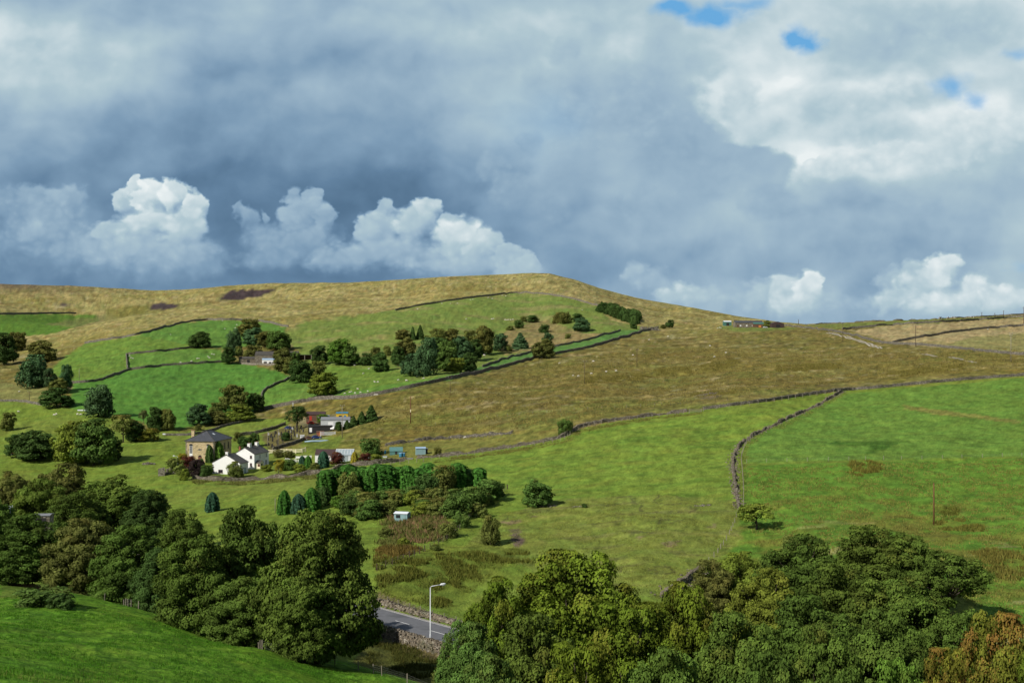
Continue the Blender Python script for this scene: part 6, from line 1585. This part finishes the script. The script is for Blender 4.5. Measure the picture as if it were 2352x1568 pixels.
# ------------------------------------------------------------------ vehicles
def car(u, v, rz, mat, label, van=False, L=4.2, Wd=1.75):
    e = empty('parked_van' if van else 'parked_car', hit(u, v), rz); tag(e, label, 'van' if van else 'car')
    H = 2.0 if van else 1.42
    pr = [(-L/2, .3), (L/2, .3), (L/2, .7), (L*.30, .85), (L*.16, H), (-L*.47, H), (-L/2, .9)] if van else [(-L/2, .3), (L/2, .3), (L/2, .68), (L*.25, .86), (L*.07, H), (-L*.28, H), (-L*.44, .92), (-L/2, .85)]
    k = len(pr); m = MB(); ins = [0 if z < .95 else .14 for _, z in pr]
    m.add([(x, -Wd/2+i, z) for (x, z), i in zip(pr, ins)]+[(x, Wd/2-i, z) for (x, z), i in zip(pr, ins)], [tuple(range(k)), tuple(range(k, 2*k))[::-1]]+[(i, (i+1) % k, (i+1) % k+k, i+k) for i in range(k)])
    bd = m.build('body', M[mat], e)
    for s in (-1, 1):
        q = MB(); y = s*(Wd/2-.05); q.box(-L*.26, L*.12, min(y, y+s*.03), max(y, y+s*.03), .95, H-.1); q.build('side_window', M['glass'], e)
    q = MB(); x0, x1 = (L*.30, L*.16) if van else (L*.25, L*.07); q.add([(x0+.02, -.6, .92), (x0+.02, .6, .92), (x1+.04, .55, H-.06), (x1+.04, -.55, H-.06)], [(0, 1, 2, 3)]); q.build('windscreen', M['glass'], e)
    for x in (-L*.31, L*.31):
        for s in (-1, 1):
            q = MB(); q.tube([(x, s*(Wd/2-.14), .32), (x, s*(Wd/2+.03), .32)], .32, 14); w = q.build('wheel', M['tyre'], e)
            q = MB(); q.tube([(x, s*(Wd/2+.031), .32), (x, s*(Wd/2+.045), .32)], .18, 10); q.build('rim', M['galv'], w)
    return e
car(727, 1007, .3, 'navy', 'dark blue car parked at the yard entrance')
car(711, 1009, .3, 'brown', 'brown car beside the dark blue one at the yard entrance')
car(664, 985, .1, 'navy', 'dark car parked above the churchyard')
car(767, 986, 1.3, 'whitepaint', 'white car in the doorway of the pale grey shed')
car(716, 974, .5, 'red', 'small red vehicle behind the black shed')
car(747, 957, .2, 'bluepale', 'pale blue car behind the yard sheds')
car(1704, 752, .2, 'whitepaint', 'white van parked at the moor edge farm', True, 4.8)
car(570, 1061, .3, 'navy', 'dark car parked between the chapel and the white house')
car(1758, 753, .1, 'palewall', 'pale grey car in front of the low farm building')

car(36, 1044, .2, 'red', 'red vehicle half hidden beside the dark trees above the ravine')
# ------------------------------------------------------------------ sky, sun, camera
SUN_AZ = math.atan2(-.74, -.67); SUN_EL = math.radians(38)
w = bpy.data.worlds.new('World'); SC.world = w; w.use_nodes = True
g = NT(w.node_tree); nt = w.node_tree
for n_ in list(nt.nodes): nt.nodes.remove(n_)
out = g.n('ShaderNodeOutputWorld'); bg = g.n('ShaderNodeBackground')
sky = g.n('ShaderNodeTexSky'); sky.sky_type = 'NISHITA'; sky.sun_disc = False; sky.sun_elevation = SUN_EL; sky.sun_rotation = SUN_AZ % (2*math.pi)
sky.air_density = 1.0; sky.dust_density = .6
dirv = g.n('ShaderNodeTexCoord').outputs['Generated']
sx, sy, sz = g.sep(dirv)
ysafe = g.m('MAXIMUM', sy, .12)
# bearing and height of the sky direction, in units of the survey (2522 per unit tangent)
U0 = g.add(g.mul(g.m('DIVIDE', sx, ysafe), F), CU); V0 = g.sub(CV, g.mul(g.m('DIVIDE', sz, ysafe), F))
P0 = g.vec(g.mul(U0, 1/400), g.mul(V0, 1/330), 0.0)
wn = g.noise(P0, 1.3, 3.5, .5, color=True); wv = g.sep(wn)
wn2 = g.noise(P0, 4.5, 4, .5, color=True); wv2 = g.sep(wn2)
U = g.add(U0, g.mul(g.sub(wv[0], .5), 230), g.mul(g.sub(wv2[0], .5), 60)); V = g.add(V0, g.mul(g.sub(wv[1], .5), 150), g.mul(g.sub(wv2[1], .5), 45))
un = g.m('DIVIDE', U, 2352, clamp=True)
ROWS = [(-60, [.55,.58,.5,.58,.55,.6,.62,.6,.62,.62,.66,.72,.74]),
 (0,   [.52,.58,.46,.55,.55,.58,.62,.60,.62,.62,.68,.72,.74]),
 (90,  [.74,.66,.52,.52,.55,.57,.60,.62,.70,.64,.68,.66,.64]),
 (180, [.66,.64,.46,.38,.40,.46,.52,.60,.64,.68,.58,.56,.60]),
 (270, [.42,.38,.30,.27,.30,.36,.42,.56,.58,.78,.74,.76,.76]),
 (360, [.33,.28,.22,.18,.20,.22,.34,.54,.56,.66,.80,.74,.72]),
 (450, [.28,.22,.16,.13,.14,.14,.28,.48,.53,.50,.48,.50,.54]),
 (540, [.26,.22,.16,.13,.14,.16,.30,.44,.46,.42,.40,.42,.50]),
 (630, [.20,.20,.18,.16,.18,.24,.32,.33,.32,.36,.38,.42,.48]),
 (720, [.20,.22,.24,.26,.30,.34,.36,.38,.40,.42,.44,.46,.50])]
t = None
for i, (v, vals) in enumerate(ROWS):
    r = g.ramp(un, [(k/12, x) for k, x in enumerate(vals)])
    if t is None: t = r
    else:
        v0 = ROWS[i-1][0]
        t = g.mix(g.rng(V, v0, v, smooth=True), t, r)
t = g.m('MULTIPLY', t, 1.0)
# billowing detail: relief from the difference of the cloud field along the light
P1 = g.vm('ADD', P0, g.vm('SCALE', wn, .35))
nA = g.noise(P1, 1.9, 6, .46); nB = g.noise(g.vm('ADD', P1, (.05, .07, .02)), 1.9, 6, .46)
rel = g.mul(g.sub(nB, nA), 1.0)
nC = g.noise(P0, 1.1, 4, .5); nD = g.noise(g.vm('ADD', P0, (.10, .14, 0)), 1.1, 4, .5)
t = g.add(g.mul(t, 1.16), g.rng(U0, 500, 1700, -.055, .04), g.mul(rel, .8), g.mul(g.sub(nD, nC), .6), g.mul(g.sub(nA, .5), .42))
def blob(u, v, ru, rv, amp, soft=1.0, UV=None):
    UU_, VV_ = UV or (U, V)
    a = g.m('DIVIDE', g.sub(UU_, u), ru); b = g.m('DIVIDE', g.sub(VV_, v), rv)
    d = g.m('SQRT', g.add(g.mul(a, a), g.mul(b, b)))
    return g.rng(d, 1.0, 1.0-soft, 0, amp)
t = g.add(t, blob(1960, 385, 190, 50, .16, .9), blob(2040, 215, 170, 45, .10, .8), blob(1720, 268, 34, 40, .10, .9), blob(1800, 200, 60, 30, .12, .9), blob(180, 140, 210, 70, .10, .9),
      blob(2250, 300, 180, 50, .12, .9), blob(1960, 110, 260, 60, -.12, .9), blob(930, 75, 240, 50, .08, .9), blob(2000, 480, 330, 40, -.10, .9), blob(600, 470, 500, 110, -.05, .9), blob(1620, 560, 200, 60, -.06, .9))
# hard-edged cloud front in the upper right
edge = g.curve(g.m('DIVIDE', V, 784, clamp=True), [(0, .2), (.10, .36), (.16, .50), (.20, .52), (.26, .44), (.33, .42), (.37, .46), (.41, .56), (.435, .72), (.46, .85), (.49, .90), (.53, .87), (.57, .80), (.66, .80), (1, .80)])
eu = g.add(g.mul(edge, 400), 1470)
fr = g.mul(g.rng(g.sub(g.add(eu, g.mul(g.sub(wv2[2], .5), 90), g.mul(g.sub(nA, .5), 120)), U), -10, g.add(16, g.mul(wv[2], 40))), g.mul(g.rng(V, 130, 210), g.rng(V, 560, 430)))
fr = g.mul(fr, g.rng(U, 1150, 1560))
rim = g.mul(g.rng(g.sub(U, eu), 190, 0, 0, 1), g.mul(g.rng(V, 150, 230), g.rng(V, 420, 340)))
t = g.add(t, g.mul(rim, .09)); t = g.mix(g.mul(fr, .85), t, g.add(.52, g.mul(rel, .5), g.mul(g.sub(nA, .5), .2)))
t = g.m('ADD', t, 0.0)
# --- cumulus: heaps of separate billows, far ones first, each lit on its upper side and fading at its base
hf = g.noise(P0, 9, 5, .5, color=True); hv = g.sep(hf)
vo = g.n('ShaderNodeTexVoronoi', feature='SMOOTH_F1'); g._in(vo.inputs['Vector'], g.vm('ADD', P0, g.vm('SCALE', wn2, .12))); vo.inputs['Scale'].default_value = 12; vo.inputs['Smoothness'].default_value = .5; vo.inputs['Detail'].default_value = 1.5; vo.inputs['Roughness'].default_value = .5
cau = g.mul(g.sub(.42, vo.outputs[0]), .30)
PW = g.vec(g.add(U0, g.mul(g.sub(wv2[0], .5), 60), g.mul(g.sub(hv[0], .5), 34)), g.add(V0, g.mul(g.sub(wv2[1], .5), 44), g.mul(g.sub(hv[1], .5), 30)), 0.0)
tex = g.add(g.mul(rel, .55), g.mul(g.sub(nA, .5), .18), g.mul(cau, .45))
LIT = (-.35, -.94, 0)
def puff(t, u, v, ru, rv, b, soft=.16, op=.92):
    ma = g.n('ShaderNodeVectorMath', operation='MULTIPLY_ADD')      # tied to the billow before it, so the heaps are worked out one after another
    g._in(ma.inputs[0], t); ma.inputs[1].default_value = (1e-5, 1e-5, 0); g._in(ma.inputs[2], PW)
    q = g.vm('MULTIPLY', g.vm('SUBTRACT', ma.outputs[0], (u, v, 0)), (1/ru, 1/rv, 0))
    ln = g.n('ShaderNodeVectorMath', operation='LENGTH'); g._in(ln.inputs[0], q)
    d = g.sub(ln.outputs['Value'], cau)
    dt = g.n('ShaderNodeVectorMath', operation='DOT_PRODUCT'); g._in(dt.inputs[0], q); dt.inputs[1].default_value = LIT
    lit = dt.outputs['Value']
    a = g.mul(g.rng(d, 1+soft*.5, 1-soft), g.rng(lit, -1.0, .05, .0, op))
    c = g.add(g.m('MULTIPLY_ADD', lit, .10, b-.02), tex)
    nd = g.n('ShaderNodeMix', data_type='FLOAT'); g._in(nd.inputs[0], a); g._in(nd.inputs[2], t); g._in(nd.inputs[3], c)
    return nd.outputs[0]
PUFFS = [
 (2160,70,340,110,.68,.6,.65),(1560,150,150,110,.60,.6,.4),(1400,300,230,170,.53,.5,.45),(1650,400,150,110,.52,.5,.4),(1300,118,44,44,.60,.4,.5),(1228,168,38,40,.62,.4,.5),(1150,400,80,60,.38,.5,.5),(1290,490,70,50,.52,.5,.5),(1130,480,60,46,.46,.5,.4),
 (60,115,130,70,.76,.6,.5),(195,150,100,52,.72,.6,.5),(600,130,70,40,.50,.6,.4),
 (1700,250,52,90,.74,.4,.6),(1760,300,80,60,.76,.5,.5),(1930,250,110,58,.75,.4,.6),(2040,228,130,60,.80,.35,.65),(2120,220,76,44,.82,.35,.6),(2260,300,130,74,.80,.4,.6),(2010,310,150,50,.70,.5,.5),
 (1880,398,58,38,.86,.18,.85),(1950,380,90,50,.92,.22,.85),(2060,368,110,52,.90,.28,.8),(2190,378,120,48,.80,.35,.7),(2300,350,90,60,.80,.35,.6),(1215,330,44,36,.52,.3,.6),(1130,385,50,44,.54,.28,.6),(1170,430,66,50,.55,.35,.55),(1320,260,90,80,.58,.35,.5),(1460,210,90,70,.62,.35,.5),(1540,320,110,90,.56,.4,.5),(1760,470,90,60,.50,.35,.5),(1480,480,110,70,.54,.4,.5),(1880,565,60,36,.52,.5,.5),(2040,560,90,36,.52,.5,.5),(2180,580,90,40,.50,.5,.5),
 (20,475,75,62,.46,.5),(75,452,55,46,.52,.25),(148,458,62,44,.52,.25),(110,520,120,80,.48,.5),(30,580,110,70,.40,.6),(170,575,100,70,.52,.6),(82,528,44,30,.60,.6),
 (250,590,130,60,.55,.6),(390,610,150,60,.52,.6),(480,600,60,50,.46,.6),
 (312,428,27,36,.92,.14),(288,462,34,36,.84,.16),(350,452,58,46,.98,.14),(405,448,48,44,1.0,.14),(448,478,36,44,.93,.16),(340,512,84,48,.92,.3),(424,525,62,62,.88,.25),(258,535,58,30,.76,.3),(330,570,110,50,.72,.5),(420,588,90,46,.62,.5),
 (546,480,15,18,.46,.4),(566,502,27,30,.48,.35),(606,500,14,20,.47,.4),(600,545,56,42,.48,.5),(680,452,24,28,.50,.3),(716,452,25,30,.60,.2),(700,495,62,56,.60,.25),(744,505,28,42,.58,.2),(690,560,115,60,.55,.5),(635,595,95,46,.46,.6),
 (845,520,34,34,.66,.2),(888,478,33,32,.72,.18),(872,525,62,50,.70,.25),(985,480,44,34,.90,.16),(958,512,62,50,.84,.22),(1040,508,36,30,.80,.2),(1050,548,72,58,.98,.3),(1112,565,60,40,.84,.2),(1170,592,50,36,.76,.18),(1216,604,28,24,.72,.18),(900,580,130,60,.68,.5),(1050,610,160,46,.70,.5),(795,600,100,46,.60,.5),(1190,634,85,36,.66,.35),
 (1455,634,30,24,.58,.4),(1500,660,56,26,.54,.5),(1562,684,52,28,.68,.3),(1615,696,52,26,.66,.35),(1700,712,60,28,.58,.4),(1752,694,50,40,.70,.3),(1800,674,44,34,.78,.22),(1856,668,36,34,.90,.2),(1840,710,84,34,.80,.4),(1915,705,44,30,.60,.4),
 (2010,715,70,26,.54,.5),(2052,660,40,36,.64,.35),(2100,634,36,32,.74,.3),(2166,620,44,34,.96,.2),(2130,658,60,34,.84,.3),(2058,698,62,32,.80,.3),(2165,706,95,34,.82,.4),(2244,684,50,36,.82,.3),(2304,698,50,30,.80,.3),(2350,704,44,26,.74,.35)]
PUFFS = [(u, v-8, ru*1.15, rv*1.3, min(1, b+.07), *r) if u > 1400 and v > 600 else (u, v, ru, rv, b, *r) for u, v, ru, rv, b, *r in PUFFS]
for pf_ in PUFFS: t = puff(t, *pf_)
t = g.m('ADD', t, 0.0, clamp=True)
COLS = [(0, S2L((84, 114, 142))), (.15, S2L((100, 131, 160))), (.35, S2L((127, 157, 183))), (.55, S2L((155, 181, 200))), (.72, S2L((176, 199, 209))), (.86, S2L((205, 220, 225))), (1, S2L((234, 241, 242)))]
cl = g.ramp(t, COLS, 'LINEAR')
# blue gaps
GU = (g.add(U0, g.mul(g.sub(wv2[0], .5), 150)), g.add(V0, g.mul(g.sub(wv2[1], .5), 70)))
gap = blob(1230, 290, 190, 130, .16, .9, GU)
for gb in ((1560, 14, 90, 34, 1.2), (1640, 30, 110, 40, 1.3), (1725, 8, 80, 34, 1.2), (1840, 92, 50, 50, 1.2), (2185, 195, 85, 38, 1.3), (2240, 225, 64, 30, 1.1), (2340, 128, 50, 30, .6), (2330, 620, 50, 16, .4)):
    gap = g.m('MAXIMUM', gap, blob(*gb, 1.0, GU))
gap = g.mul(gap, g.rng(nA, .66, .40, .55, 1.1)); gap = g.m('MINIMUM', gap, 1.0)
bluec = g.mix(.10, S2L((104, 172, 224)), g.vm('SCALE', sky.outputs[0], .10))
front = g.mix(gap, cl, bluec)
# the rest of the sky: broken cloud over clear blue
rn_ = g.noise(g.vm('MULTIPLY', dirv, (1, 1, 2)), 2.2, 6, .55)
rest = g.mix(g.rng(rn_, .42, .60, .1, .7), g.vm('SCALE', sky.outputs[0], .07), S2L((112, 122, 132)))
fm = g.mul(g.rng(sy, .30, .52), g.rng(sz, .58, .42))
colr = g.mix(fm, rest, front)
g._in(bg.inputs[0], colr); bg.inputs[1].default_value = 1.0
nt.links.new(bg.outputs[0], out.inputs[0])
w.cycles.sampling_method = 'MANUAL'; w.cycles.sample_map_resolution = 512
sl = bpy.data.lights.new('sun', 'SUN'); sl.energy = 5.0; sl.angle = math.radians(.55); sl.color = (1.0, .945, .86)
so = put(bpy.data.objects.new('sun', sl))
sd = Vector((math.sin(SUN_AZ)*math.cos(SUN_EL), math.cos(SUN_AZ)*math.cos(SUN_EL), math.sin(SUN_EL)))
so.rotation_euler = sd.to_track_quat('Z', 'Y').to_euler(); so.location = (-200, -100, 300)
cd = bpy.data.cameras.new('camera'); cam = put(bpy.data.objects.new('camera', cd))
cam.location = (0, 0, CZ); cam.rotation_euler = (math.pi/2, 0, 0)
cd.sensor_fit = 'HORIZONTAL'; cd.sensor_width = 36; cd.lens = 36*F/2352; cd.clip_start = .5; cd.clip_end = 20000
SC.camera = cam
SC.view_settings.view_transform = 'Standard'; SC.view_settings.look = 'None'; SC.view_settings.exposure = 0; SC.view_settings.gamma = 1
SC.cycles.max_bounces = 4; SC.cycles.diffuse_bounces = 2; SC.cycles.use_adaptive_sampling = True; SC.cycles.adaptive_threshold = .02; SC.cycles.transparent_max_bounces = 4
